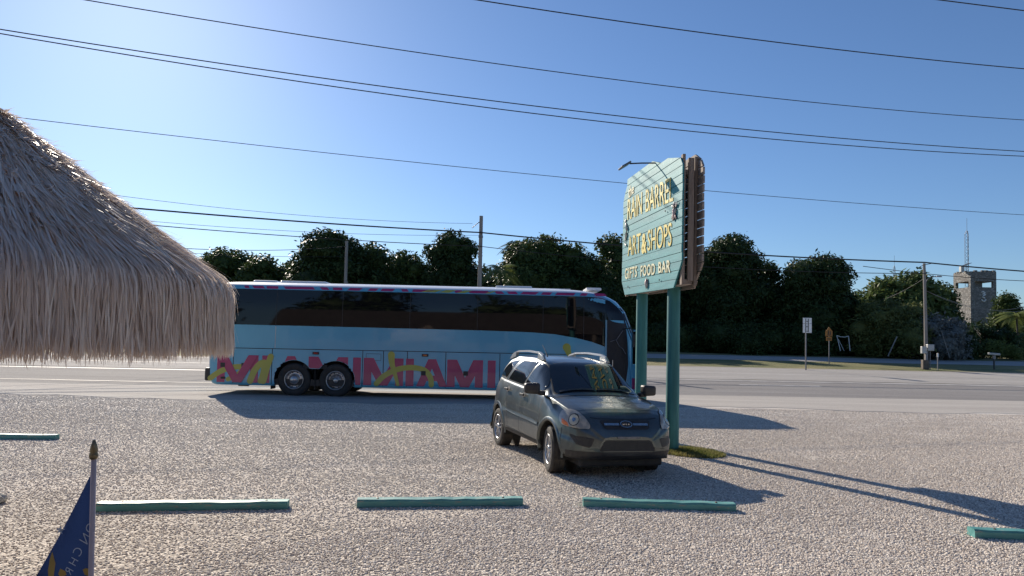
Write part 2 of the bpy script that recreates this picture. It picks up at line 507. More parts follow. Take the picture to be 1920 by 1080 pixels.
    ip = G.new('GeometryNodeInstanceOnPoints'); K.new(dp.outputs['Points'], ip.inputs['Points']); K.new(sm.outputs[0], ip.inputs['Instance'])
    rr = G.new('FunctionNodeRandomValue'); rr.data_type = 'FLOAT_VECTOR'
    rr.inputs[0].default_value = (-.5, -.5, 0); rr.inputs[1].default_value = (.5, .5, 6.28); K.new(rr.outputs[0], ip.inputs['Rotation'])
    rs = G.new('FunctionNodeRandomValue'); rs.data_type = 'FLOAT_VECTOR'; rs.inputs['Seed'].default_value = 5
    rs.inputs[0].default_value = (.007, .006, .005); rs.inputs[1].default_value = (.0175, .0145, .011); K.new(rs.outputs[0], ip.inputs['Scale'])
    K.new(ip.outputs[0], go.inputs[0])
    md = o.modifiers.new('stones', 'NODES'); md.node_group = ng
    tag(o, kind='stuff'); o['label'] = 'loose pale limestone gravel covering the parking lot'
    o['category'] = 'gravel'
    return o
stone_stuff()

# ------------------------------------------------------------------ parking stops
def stop_mat():
    m, N, L, b = node_mat('chipped_teal_timber_paint')
    tc = N.new('ShaderNodeTexCoord').outputs['Object']
    n1 = noise(N, L, mapping(N, L, tc, (1.2, 8, 8)), 1.0, 6, .6); n2 = noise(N, L, mapping(N, L, tc, (6, 22, 22)), 1.0, 8, .75)
    c = mixc(N, L, mrange(N, L, n1, .38, .64), (.055, .215, .205), (.115, .33, .31))
    c = mixc(N, L, mrange(N, L, n2, .57, .62, 0, .8), c, (.30, .29, .24))      # bare worn timber
    c = mixc(N, L, mrange(N, L, n2, .40, .36, 0, .6), c, (.035, .10, .10))     # tyre scuffs
    L.new(c, b.inputs['Base Color']); L.new(mrange(N, L, n1, .3, .7, .45, .7), b.inputs['Roughness'])
    bp = N.new('ShaderNodeBump'); bp.inputs['Strength'].default_value = .5; bp.inputs['Distance'].default_value = .004
    L.new(n2, bp.inputs['Height']); L.new(bp.outputs[0], b.inputs['Normal'])
    return m
M_stop = stop_mat()
def parking_stop(pa, pb, label, wd=.15, ht=.085):
    a = Vector(pa); b = Vector(pb); d = b - a; Ln = d.length; ang = math.atan2(d.y, d.x)
    t = MB(); h, q = ht, wd / 2
    r = random.Random(label)
    # chamfered timber outline swept along X, worn at the arris
    n = 14; o = []
    for i in range(n + 1):
        x = Ln * i / n
        e = .006 * r.uniform(-1, 1)
        sec = [(-q, -.03), (-q, h - .018 + e), (-q + .016, h + e), (q - .014, h + e * .5), (q, h - .016), (q, -.03)]
        o += [Vector((x, y, z)) for y, z in sec]
    F = [tuple(range(6))[::-1], tuple(n * 6 + k for k in range(6))]
    for i in range(n):
        for k in range(6):
            k2 = (k + 1) % 6; F.append((i * 6 + k, i * 6 + k2, (i + 1) * 6 + k2, (i + 1) * 6 + k))
    t.add(o, F)
    root = thing('parking_stop', label, 'parking stop', a, ang, 'teal parking stops in the gravel lot')
    t.build('timber', M_stop, root)
    for f in (.12, .88):
        bl = MB(); bl.lathe([(.013, 0), (.013, .008), (.006, .011)], 10, Matrix.Translation((Ln * f, 0, h - .002)), close=True)
        bl.build('bolt', mat('rusty_steel', (.16, .09, .06), (.3, .25, .2), 30, .6, metal=.6), root)
    return root
parking_stop((-4.42, 7.52, 0), (-2.46, 7.80, 0), 'teal timber stop behind the blue pennant, with the palest sunlit top')
parking_stop((-1.72, 7.95, 0), (.17, 8.20, 0), 'middle teal timber stop of the front row, alone on open gravel')
parking_stop((.89, 8.22, 0), (2.66, 8.15, 0), 'teal timber stop under the shadow in front of the parked car')
parking_stop((4.84, 7.26, 0), (6.75, 7.05, 0), 'teal timber stop cut off by the right edge of the photo')
parking_stop((-10.0, 12.1, 0), (-8.0, 12.26, 0), 'distant teal timber stop at the far left below the thatch')

# ------------------------------------------------------------------ coach
M_bus = mat('coach_blue_paint', (.10, .37, .54), (.125, .42, .60), .6, .22, bump=.05, bscale=1.2, coat=.6, bdist=.01)
M_busw = mat('coach_white_roof', (.88, .88, .88), (.82, .82, .82), 2, .35, coat=.4)
M_mag = mat('magenta_film', (.36, .022, .12), (.41, .03, .14), 1.5, .3, coat=.4)
M_yel = mat('yellow_green_film', (.45, .42, .06), (.38, .38, .08), 1.2, .3, coat=.4)
M_blk = mat('black_rubber', (.018, .018, .019), (.032, .03, .028), 9, .7, bump=.2, bscale=60)
M_dark = mat('dark_trim', (.022, .022, .025), (.035, .034, .034), 8, .5)
M_seam = mat('panel_gap', (.012, .02, .028), (.02, .03, .04), 8, .7)
M_glass = mat('tinted_glass', (.005, .005, .007), (.008, .008, .009), .8, .03, coat=0, spec=.4, bump=.03, bscale=.7, bdist=.02)
M_alu = mat('polished_aluminium', (.52, .53, .55), (.38, .38, .40), 14, .32, metal=.85)
M_alud = mat('dull_aluminium', (.22, .22, .24), (.15, .15, .16), 14, .5, metal=.6)
M_lens_o = mat('amber_lens', (.75, .20, .03), (.6, .12, .02), 30, .2)
M_lens_r = mat('red_lens', (.55, .03, .02), (.4, .02, .02), 30, .2)
M_white = mat('white_paint', (.72, .72, .70), (.55, .55, .53), 6, .5)

BUS_YAW = 0.00645
bus = thing('coach', 'long sky blue tour coach with magenta MIAMI lettering parked along the road', 'coach', (-9.758, 23.151, .014), BUS_YAW)
ZL = [.30, .34, .5, 1.0, 1.48, 1.75, 2.0, 2.2, 2.6, 2.9, 3.2, 3.36, 3.42, 3.48, 3.51, 3.54, 3.565, 3.59, 3.61, 3.63, 3.65, 3.66]
def b_half(z): return pl(z, [.30, .34, .5, 2.2, 2.9, 3.36, 3.42, 3.48, 3.51, 3.54, 3.565, 3.59, 3.61, 3.63, 3.65, 3.66], [1.25, 1.285, 1.3, 1.3, 1.275, 1.24, 1.215, 1.17, 1.13, 1.06, .98, .88, .78, .65, .45, .25])
def b_front(z): return pl(z, [.3, .5, .96, 1.97, 2.9, 3.24, 3.36, 3.44, 3.54, 3.6, 3.63], [14.0, 14.05, 14.04, 13.86, 13.5, 13.2, 12.98, 12.8, 12.45, 12.0, 11.4])
def b_rear(z): return pl(z, [.3, .34, .5, 3.0, 3.4, 3.54, 3.6, 3.63], [.32, .22, .12, .05, .12, .25, .5, 1.0])
def plan(z, n=14):
    hw, xf, xr = b_half(z), b_front(z), b_rear(z)
    P = []
    L = 1.15                                    # length of the rounded nose
    for k in range(n + 1):                      # right rear corner to right front, along the right side
        a = k / n * math.pi / 2
        P.append((xr + .16 * (1 - math.sin(a)), -hw + .16 * (1 - math.sin(math.pi / 2 - a + 0)) * 0 - 0 + .16 * (1 - math.sin(a)) * 0 - 0 + (0 if k == n else (1 - math.sin(a)) * .0)))
    P = [(xr, 0), (xr, -hw * .5), (xr + .01, -hw + .22), (xr + .05, -hw + .08), (xr + .14, -hw + .012)]
    xs = np.arange(xr + .3, xf - L, .06) if False else [xr + .3 + (xf - L - xr - .3) * i / 190 for i in range(191)]
    P += [(x, -hw) for x in xs]
    for k in range(1, 15):
        t = k / 14 * math.pi / 2
        P.append((xf - L + L * math.sin(t) ** .75, -hw * (max(0, math.cos(t)) ** .42)))
    return P
dz = []
for a, b in zip(ZL, ZL[1:]):
    n = max(1, int((b - a) / .045)); dz += [a + (b - a) * i / n for i in range(n)]
dz.append(ZL[-1])
half = np.array([[(x, y, z) for x, y in plan(z)] for z in dz])
WX = [2.87, 4.19, 11.3]; WZ = .505
ARCH = [(2.87, .62, .60), (4.19, .62, .60), (11.3, .62, .62)]
def hole(x, z):
    for (cx, r_, top) in ARCH:
        if math.hypot(x - cx, z - WZ) < r_: return True
    return 2.87 < x < 4.19 and z < .86
# pull side vertices on to the arch outlines
for i in range(half.shape[0]):
    for j in range(half.shape[1]):
        x, y, z = half[i, j]
        if abs(y) < 1.2: continue
        for (cx, r_, _) in ARCH:
            d = math.hypot(x - cx, z - WZ)
            if abs(d - r_) < .033 and d > 0 and z > .36:
                half[i, j, 0] = cx + (x - cx) * r_ / d; half[i, j, 2] = WZ + (z - WZ) * r_ / d
mir = half[:, ::-1].copy(); mir[:, :, 1] *= -1
full = np.concatenate([half, mir[:, 1:]], axis=1)
nz_, nj = full.shape[:2]
kb = np.zeros((nz_ - 1, nj - 1), bool); kr = kb.copy()
door_x0, door_x1, door_z1 = 12.78, 13.42, 2.62
for i in range(nz_ - 1):
    for j in range(nj - 1):
        c = full[i:i + 2, j:j + 2].reshape(-1, 3).mean(0)
        if c[2] > 3.475: kr[i, j] = True; continue
        if abs(c[1]) > 1.15 and hole(c[0], c[2]): continue
        kb[i, j] = True
body = grid_mesh('body', full, M_bus, bus, keep=kb)
roof = grid_mesh('roof', full, M_busw, bus, keep=kr)
t = MB(); t.box((6.4, 0, 3.66), (10.6, .5, .02)); t.build('roof_panel', M_busw, roof)
t = MB(); t.box((7.1, 0, .42), (12.6, 2.44, .2)); t.build('underbody', M_dark, bus)
for x0, x1 in ((1.2, 1.95), (2.1, 3.6), (9.2, 10.4), (12.2, 12.7)):
    t = MB(); t.box(((x0 + x1) / 2, 0, 3.66), (x1 - x0, 1.1, .09)); t.build('roof_hatch', M_busw, roof, bevel=.03)
dg0 = bpy.context.evaluated_depsgraph_get
def bvh_of(*P_list):
    V, F = [], []
    for P in P_list:
        a, b = P.shape[:2]; o = len(V); V += [tuple(q) for q in P.reshape(-1, 3)]
        F += [(o + i * b + j, o + i * b + j + 1, o + (i + 1) * b + j + 1, o + (i + 1) * b + j) for i in range(a - 1) for j in range(b - 1)]
    return BVHTree.FromPolygons(V, F)
bb = bvh_of(full)
side = lambda x, z: Vector((x, -3, z)); sd = Vector((0, 1, 0))
lside = lambda x, z: Vector((x, 3, z)); lsd = Vector((0, -1, 0))
# the dark window band with the swoop down to the door
win = [(.35, 3.36), (.35, 2.22), (4, 2.215), (8.8, 2.20), (9.6, 2.19), (10.4, 2.175), (11.14, 2.13), (11.8, 2.03), (12.3, 1.92), (12.74, 1.77), (12.74, 2.66), (13.40, 2.66), (13.33, 2.85), (13.12, 3.08), (12.9, 3.24), (12.6, 3.33), (12.2, 3.36)]
for s_, d_, nm in ((side, sd, 1), (lside, lsd, 2)):
    t = MB()
    X = [.35 + (12.74 - .35) * i / 124 for i in range(125)]
    top = lambda x: pl(x, [.35, 12.2, 12.6, 12.9, 13.12, 13.33, 13.42], [3.36, 3.36, 3.33, 3.24, 3.08, 2.85, 2.66])
    bot = lambda x: pl(x, [.35, 4, 8.8, 9.6, 10.4, 11.14, 11.8, 12.3, 12.74, 12.741, 13.42], [2.22, 2.215, 2.20, 2.19, 2.175, 2.13, 2.03, 1.92, 1.77, 2.62, 2.62])
    X += [12.742 + (13.42 - 12.742) * i / 14 for i in range(15)]
    G = []
    for x in X:
        col = []
        for k in range(9):
            z = bot(x) + (top(x) - bot(x)) * k / 8
            h, nn, _, _ = bb.ray_cast(s_(x, z), d_); col.append(h + (nn if nn.dot(d_) < 0 else -nn) * .006)
        G.append(col)
    if nm == 1: G1 = G
    wb = grid_mesh('window_band', np.array([[tuple(p) for p in c] for c in G]), M_glass, bus)
# pane joints, barely showing
for x in (2.25, 4.35, 6.5, 8.65, 10.75, 12.05):
    t = MB(); ribbon(t, bb, [(x, bot(x) + .02), (x, 3.33)], .014, side, sd, .0075); t.build('pane_joint', M_dark, bus)
t = MB(); ribbon(t, bb, [(2.25, 1.5), (2.25, 2.19)], .03, side, sd, .003); t.build('panel_strip', mat('grey_strip', (.4, .5, .55), (.35, .45, .5)), bus)
# seams of the luggage bays
for pts_, w_, st_ in [([(.95, 1.47), (12.7, 1.5)], .022, .1)] + [([(x, .36), (x, 1.47)], .022, .08) for x in (.95, 2.17, 5.04, 5.7, 6.46, 7.68, 9.40, 11.0)] + [
        ([(5.15, 1.38), (5.62, 1.38), (5.62, 1.17), (5.15, 1.17), (5.15, 1.38)], .012, .1), ([(4.9, .43), (10.6, .43)], .008, .2)]:
    t = MB(); ribbon(t, bb, pts_, w_, side, sd, .003, step=st_); t.build('panel_seam', M_seam, bus)
# MIAMI in magenta block capitals
def letter_quads(ch, x, w_, z0, z1, st):
    """capitals as lists of convex outlines in coach side coordinates"""
    if ch == 'I': return [[(x, z0), (x + st, z0), (x + st, z1), (x, z1)]]
    m_ = x + w_ / 2
    if ch == 'M':
        return [[(x, z0), (x + st, z0), (x + st, z1), (x, z1)], [(x + w_ - st, z0), (x + w_, z0), (x + w_, z1), (x + w_ - st, z1)],
                [(m_ - st * .55, z0), (m_ + st * .55, z0), (x + st * 1.25, z1), (x, z1)], [(m_ - st * .55, z0), (m_ + st * .55, z0), (x + w_, z1), (x + w_ - st * 1.25, z1)]]
    if ch == 'A':
        zb = z0 + (z1 - z0) * .2; zt = z0 + (z1 - z0) * .4
        return [[(x, z0), (x + st, z0), (m_ + st * .5, z1), (m_ - st * .5, z1)], [(x + w_ - st, z0), (x + w_, z0), (m_ + st * .5, z1), (m_ - st * .5, z1)],
                [(x + st * .9, zb), (x + w_ - st * .9, zb), (x + w_ - st * 1.3, zt), (x + st * 1.3, zt)]]
def flat(mb, polys, y0, y1):
    for k, p in enumerate(polys):
        e = k * .0004
        n = len(p); mb.add([(x, y1 - e, z) for x, z in p] + [(x, y0, z) for x, z in p],
               [tuple(range(n)), tuple(range(n, 2 * n))[::-1]] + [(i, (i + 1) % n, n + (i + 1) % n, n + i) for i in range(n)])
def clip_arch(polys):
    """cut outlines where the wheel openings are, in thin upright slices"""
    out = []
    for p in polys:
        xa, xb = min(q[0] for q in p), max(q[0] for q in p); n = max(1, int((xb - xa) / .03))
        def span(x):
            zs_ = []
            for k in range(len(p)):
                (x1, z1), (x2, z2) = p[k], p[(k + 1) % len(p)]
                if (x1 - x) * (x2 - x) <= 0 and x1 != x2: zs_.append(z1 + (z2 - z1) * (x - x1) / (x2 - x1))
            return (min(zs_), max(zs_)) if zs_ else None
        for i in range(n):
            a = xa + (xb - xa) * i / n + 1e-5; b = xa + (xb - xa) * (i + 1) / n - 1e-5
            q = []
            for x in (a, b):
                s_ = span(x)
                if s_ is None: q = None; break
                lo = s_[0]
                for cx, r_, _ in ARCH:
                    d = r_ + .012
                    if abs(x - cx) < d: lo = max(lo, WZ + math.sqrt(d * d - (x - cx) ** 2))
                if 2.87 < x < 4.19: lo = max(lo, .88)
                if lo > s_[1]: lo = s_[1]
                q.append((x, lo, s_[1]))
            if q and (q[0][2] - q[0][1] > .004 or q[1][2] - q[1][1] > .004):
                out.append([(a, q[0][1]), (b, q[1][1]), (b, q[1][2]), (a, q[0][2])])
    return out
letters = [('M', .44, 1.30), ('I', 1.86, .24), ('A', 2.30, .95), ('M', 3.33, 1.25), ('I', 4.74, .24), ('M', 5.08, 1.26), ('I', 6.42, .24), ('A', 6.76, .98), ('M', 7.73, 1.14), ('I', 9.02, .24), ('A', 9.40, .98), ('M', 10.5, 1.2), ('I', 11.9, .24)]
for ch, x, w_ in letters:
    t = MB()
    qs = letter_quads(ch, x, w_, .385, 1.25, .25)
    if x < 5: qs = clip_arch(qs)
    elif 10.4 < x < 12.2: qs = clip_arch(qs)
    flat(t, qs, -1.2995, -1.3035)
    t.build('letter', M_mag, bus)
def brush(pts, wid, n=6):
    """a broad rounded brush stroke as slices"""
    P = []
    pts = [Vector(p) for p in pts]
    k = len(pts)
    for i in range(k - 1):
        p0, p1, p2, p3 = pts[max(0, i - 1)], pts[i], pts[i + 1], pts[min(k - 1, i + 2)]
        for t_ in range(n):
            u = t_ / n
            P.append(.5 * ((2 * p1) + (p2 - p0) * u + (2 * p0 - 5 * p1 + 4 * p2 - p3) * u * u + (3 * p1 - p0 - 3 * p2 + p3) * u ** 3))
    P.append(pts[-1]); return P
def brush_mesh(mb, pts, wid, y, cap=True):
    P = brush(pts, wid); m = len(P); wf = (lambda s: wid) if not callable(wid) else wid
    L = []
    for i, p in enumerate(P):
        t_ = (P[min(m - 1, i + 1)] - P[max(0, i - 1)]).normalized(); nn = Vector((-t_.y, t_.x)); w2 = wf(i / (m - 1)) / 2
        L.append((p + nn * w2, p - nn * w2))
    V = []; 
    for a, b in L: V += [(a.x, y, a.y), (b.x, y, b.y)]
    F = [(2 * i, 2 * i + 2, 2 * i + 3, 2 * i + 1) for i in range(m - 1)]
    mb.add(V, F)
    if cap:
        for e, sgn in ((0, -1), (m - 1, 1)):
            p = P[e]; r_ = wf(e / (m - 1)) / 2
            mb.add([(p.x, y - .0003 * sgn - .0005, p.y)] + [(p.x + r_ * math.cos(a * math.pi / 8), y - .0003 * sgn - .0005, p.y + r_ * math.sin(a * math.pi / 8)) for a in range(16)],
                   [(0, k + 1, (k + 1) % 16 + 1) for k in range(16)])
for i, (pts, wd) in enumerate([
    ([(.24, .50), (.55, .72), (.95, .86), (1.3, .88)], .17),
    ([(1.3, .84), (1.05, .60), (.80, .48)], .14),
    ([(1.50, .44), (1.62, .75), (1.80, .98), (1.93, 1.02)], .20),
    ([(1.93, 1.02), (1.90, .70), (1.82, .44)], .16),
    ([(1.92, .44), (2.02, .85), (2.13, 1.22)], .19)]):
    t = MB(); brush_mesh(t, pts, wd, -1.3085 - i * .0012); t.build('brush_stroke', M_yel, bus)
for i, (pts, wd) in enumerate([
    ([(5.50, .44), (5.75, .70), (6.15, .90), (6.6, .97), (7.0, .90), (7.2, .68), (7.24, .44)], .17),
    ([(5.95, 1.36), (5.97, 1.1), (6.05, .85), (6.18, .42)], lambda s: .22 - .12 * s)]):
    t = MB(); brush_mesh(t, pts, wd, -1.3085 - i * .0012); t.build('brush_stroke', M_yel, bus)
t = MB(); brush_mesh(t, [(11.62, 1.45), (11.52, 1.72)], lambda s: .12 + .14 * s, -1.3085); t.build('brush_stroke', M_yel, bus)
# the patchwork along the cornice
t1, t2 = MB(), MB()
r = random.Random(4)
segs = [(1.18, 1.32), (1.45, 1.8), (1.88, 2.25), (2.45, 3.4), (3.62, 3.85), (4.0, 4.3), (4.5, 4.9), (5.15, 5.42), (5.55, 5.95), (6.2, 6.4), (6.55, 7.3), (7.9, 8.15), (8.35, 9.0), (9.2, 9.45), (9.6, 9.9), (10.05, 10.55), (10.7, 11.0), (11.15, 11.75), (11.95, 12.15), (12.4, 12.75)]
ysegs = [(7.15, 7.4), (7.5, 7.85), (8.1, 8.35), (6.95, 7.1), (9.0, 9.12)]
def cornice(mb, a, b, sk, o):
    n = 3; c = []
    for k in range(n + 1):
        f = k / n; z = 3.385 + (3.475 - 3.385) * f
        c.append([(x + sk * (f - .5), -(b_half(z) + o), z + .001) for x in (a, b)])
    for k in range(n): mb.add([c[k][0], c[k][1], c[k + 1][1], c[k + 1][0]], [(0, 1, 2, 3)])
for a, b in segs: t1 = MB(); cornice(t1, a, b, r.uniform(-.12, .12), .004); t1.build('cornice_graphic', M_mag, bus)
for a, b in ysegs: t2 = MB(); cornice(t2, a, b, .25, .0055); t2.build('cornice_graphic', M_yel, bus)
# running lights, vents
for x, z, m_ in ((3.55, 1.36, M_lens_r), (7.02, 1.37, M_lens_o)):
    t = MB(); t.box((x, -1.31, z), (.21, .03, .085)); k_ = t.build('marker_light', M_dark, bus, bevel=.008)
    t = MB(); t.box((x, -1.328, z), (.11, .014, .04)); t.build('lens', m_, k_, bevel=.005)
for x, z in ((.62, .93), (1.28, .93), (6.98, .80), (8.32, .82), (.64, .52)):
    t = MB(); t.box((x, -1.309, z), (.15, .022, .14 if z > .6 else .07)); t.build('bay_latch', M_dark, bus, bevel=.02)
# rear bumper and tail edge
t = MB(); t.box((.13, 0, .62), (.22, 2.5, .42)); t.build('rear_bumper', M_dark, bus, bevel=.05)
t = MB(); t.box((1.25, -1.15, .31), (.35, .1, .1)); t.build('exhaust', M_dark, bus, bevel=.03)
t = MB(); t.box((3.53, -1.05, .50), (.03, .4, .62)); t.build('mudflap', M_blk, bus)
t = MB(); t.box((2.15, -1.05, .34), (.03, .4, .3)); t.build('mudflap', M_blk, bus)
# wheel housing
t = MB()
for cx, r_, _ in ARCH:
    for k in range(16):
        a0, a1 = math.pi * k / 16, math.pi * (k + 1) / 16
        P = [(cx + (r_ + .012) * math.cos(a), y, WZ + (r_ + .012) * math.sin(a)) for a in (a0, a1) for y in (-1.298, -.75)]
        t.add(P, [(0, 1, 3, 2)])
t.box((3.5, -.75, .9), (2.8, .02, .7)); t.box((11.3, -.75, .9), (1.6, .02, .7)); t.box((3.53, -1.02, .93), (.75, .5, .13))
t.build('wheel_housing', M_blk, bus)
def rim_holes(mb, n, r_, hr, y, cx, cz, sgn=-1):
    for k in range(n):
        a = 2 * math.pi * k / n
        mb.lathe([(hr, 0), (hr * .9, .006)], 8, Matrix.Translation((cx + r_ * math.cos(a), y, cz + r_ * math.sin(a))) @ Matrix.Rotation(math.pi / 2, 4, 'X'), close=True)
def bus_wheel(cx, sgn, kind):
    root = bpy.data.objects.new('wheel', None); COL.objects.link(root); root.parent = bus
    root.location = (cx, sgn * 1.14, WZ)
    if sgn > 0: root.rotation_euler = (0, 0, math.pi)
    Mx = Matrix.Rotation(math.pi / 2, 4, 'X')
    t = MB(); t.lathe([(.30, .10), (.36, .125), (.44, .135), (.50, .12), (.525, .09), (.53, .03), (.53, -.1), (.50, -.15), (.30, -.15)], 48, Mx)
    ty = t.build('tyre', M_blk, root, smooth=True)
    t = MB()
    if kind == 'drive': prof = [(.305, .12), (.30, .135), (.285, .13), (.275, .06), (.262, .03), (.19, .035), (.165, .05), (.12, .13), (.10, .16), (.0, .165)]
    else: prof = [(.305, .12), (.30, .135), (.285, .13), (.27, .02), (.255, -.02), (.19, .0), (.165, .035), (.155, .06), (.08, .065), (.075, .11), (.055, .125), (0, .125)]
    t.lathe(prof, 40, Mx); rim = t.build('rim', M_alu, root, smooth=True)
    if sgn < 0:
        for nm_, rr_, hr_, y_, m_ in (('hand_hole', .235, .02, -.036 if kind == 'drive' else -.004, M_blk), ('wheel_nut', .14, .017, -.085 if kind == 'drive' else -.062, M_alud)):
            for k in range(10):
                a = 2 * math.pi * k / 10; t = MB()
                t.lathe([(hr_, 0), (hr_ * .9, .006)], 8, Matrix.Translation((rr_ * math.cos(a), y_, rr_ * math.sin(a))) @ Matrix.Rotation(math.pi / 2, 4, 'X'), close=True); t.build(nm_, m_, rim)
    return root
for x, k_ in zip(WX, ('tag', 'drive', 'tag')):
    bus_wheel(x, -1, {'tag': 'drive', 'drive': 'tag'}[k_] if x < 5 else 'tag'); bus_wheel(x, 1, k_)
# doorway, open door leaf, windscreen, mirror arm
t = MB()
dp = [(12.80, .40), (13.40, .40), (13.50, 1.2), (13.47, 1.9), (13.42, 2.6), (12.80, 2.62)]
decal(t, bb, dp, side, sd, .008, 24, 8); t.build('doorway', mat('dark_interior', (.012, .011, .014), (.02, .018, .02), 3, .6), bus)
t = MB(); t.box((12.765, -1.315, 2.1), (.035, .03, 1.05)); t.box((12.765, -1.312, 1.0), (.022, .024, 1.2)); t.build('door_jamb', mat('pale_blue_trim', (.22, .40, .50), (.2, .36, .46)), bus, bevel=.004)
dr = bpy.data.objects.new('door', None); COL.objects.link(dr); dr.parent = bus; dr.location = (13.62, -1.28, 0); dr.rotation_euler = (0, 0, R(-66))
t = MB(); t.box((.38, 0, 1.35), (.06, .05, 1.95)); t.box((-.0, 0, 1.35), (.06, .05, 1.95)); t.box((.19, 0, .8), (.33, .04, .85)); t.box((.19, 0, 2.30), (.33, .05, .06))
t.build('door_leaf', M_bus, dr)
t = MB(); t.box((.19, 0, 1.75), (.32, .02, 1.03)); t.build('door_glass', M_glass, dr)
t = MB(); t.box((.19, -.002, .62), (.31, .046, .35)); t.build('door_graphic', M_mag, dr)
t = MB(); t.tube([(12.98, -1.36, 1.1), (12.98, -1.37, 1.35)], .014, 8); t.build('grab_handle', M_alu, bus)
t = MB()
fr = lambda y, z: Vector((16, y, z)); fd = Vector((-1, 0, 0))
decal(t, bb, round_poly([(-1.12, 1.35), (1.12, 1.35), (1.1, 3.1), (-1.1, 3.1)], .2), fr, fd, .008, 20, 16); t.build('windscreen', M_glass, bus)
t = MB(); t.tube([(13.35, -1.2, 2.35), (13.55, -1.35, 2.38), (13.62, -1.42, 2.2)], .022); t.box((13.63, -1.43, 1.98), (.07, .18, .42)); t.build('mirror', M_dark, bus, bevel=.012)
t = MB(); t.tube([(12.9, -1.325, 1.93), (13.08, -1.33, 2.0), (13.2, -1.33, 1.78), (13.3, -1.33, 1.72), (13.4, -1.33, 1.55)], .012); t.tube([(13.1, -1.33, 2.0), (13.3, -1.33, 2.3)], .01); t.build('door_linkage', M_alud, bus)
for sg_ in (-1, 1):
    t = MB(); decal(t, bb, round_poly([(sg_ * .75, .7), (sg_ * 1.1, .7), (sg_ * 1.12, .98), (sg_ * .72, .95)], .06), fr, fd, .01, 8, 8); t.build('headlight', mat('clear_lens', (.55, .56, .55), (.35, .36, .36), 20, .15), bus)

# ------------------------------------------------------------------ roadside sign
M_board = mat('weathered_teal_boards', (.09, .34, .33), (.16, .44, .42), 5, .65, bump=.5, bscale=30, stretch=(1, 1, 6), lo=.4, hi=.62, bdist=.006, rvar=.15)
def teal_boards():
    m, N, L, b = node_mat('weathered_teal_board')
    tc = N.new('ShaderNodeTexCoord').outputs['Object']
    sx = N.new('ShaderNodeSeparateXYZ'); L.new(tc, sx.inputs[0])
    n1 = noise(N, L, mapping(N, L, tc, (1.5, 1, 9)), 1.0, 6, .65)
    n2 = noise(N, L, tc, 9, 7, .75)
    n3 = noise(N, L, mapping(N, L, tc, (.6, 1, 6.5)), 1.0, 0)
    c = mixc(N, L, mrange(N, L, n1, .38, .64), (.014, .215, .25), (.032, .275, .30))
    c = mixc(N, L, mrange(N, L, n3, .4, .6, 0, .55), c, (.022, .19, .22))
    hi = mrange(N, L, sx.outputs[2], 3.6, 5.3)         # bleached towards the top boards
    c = mixc(N, L, mrange(N, L, math_n(N, L, 'ADD', n2, math_n(N, L, 'MULTIPLY', hi, .09)), .60, .72, 0, .5), c, (.24, .46, .46))
    L.new(c, b.inputs['Base Color']); b.inputs['Roughness'].default_value = .62
    bp = N.new('ShaderNodeBump'); bp.inputs['Strength'].default_value = .5; bp.inputs['Distance'].default_value = .005
    L.new(n1, bp.inputs['Height']); L.new(bp.outputs[0], b.inputs['Normal'])
    return m
M_teal = teal_boards()
M_post = mat('teal_painted_post', (.022, .150, .155), (.055, .235, .23), 9, .5, bump=.5, bscale=26, stretch=(1, 1, .10), rvar=.25, detail=7, lo=.38, hi=.62, bdist=.006)
M_wood = mat('weathered_grey_wood', (.24, .20, .175), (.36, .31, .27), 7, .85, bump=.6, bscale=40, stretch=(.3, 1, 4), bdist=.006)
M_woodv = mat('brown_upright_wood', (.21, .16, .125), (.31, .25, .20), 7, .85, bump=.5, bscale=30, stretch=(4, 4, .4), bdist=.006)
M_cream = mat('cream_letter_paint', (.72, .60, .14), (.60, .48, .10), 12, .5)
M_cream2 = mat('pale_letter_paint', (.70, .68, .46), (.60, .56, .32), 12, .5)

NX, NY, FX, FY = 2.84, 11.53, 2.42, 15.10
sign_yaw = math.atan2(NY - FY, NX - FX)       # local X runs from the far end towards the viewer
sign = thing('roadside_sign', 'tall two faced teal board sign lettered RAIN BARREL on two teal posts beside the car', 'sign', (FX + .0, FY, 0), sign_yaw)
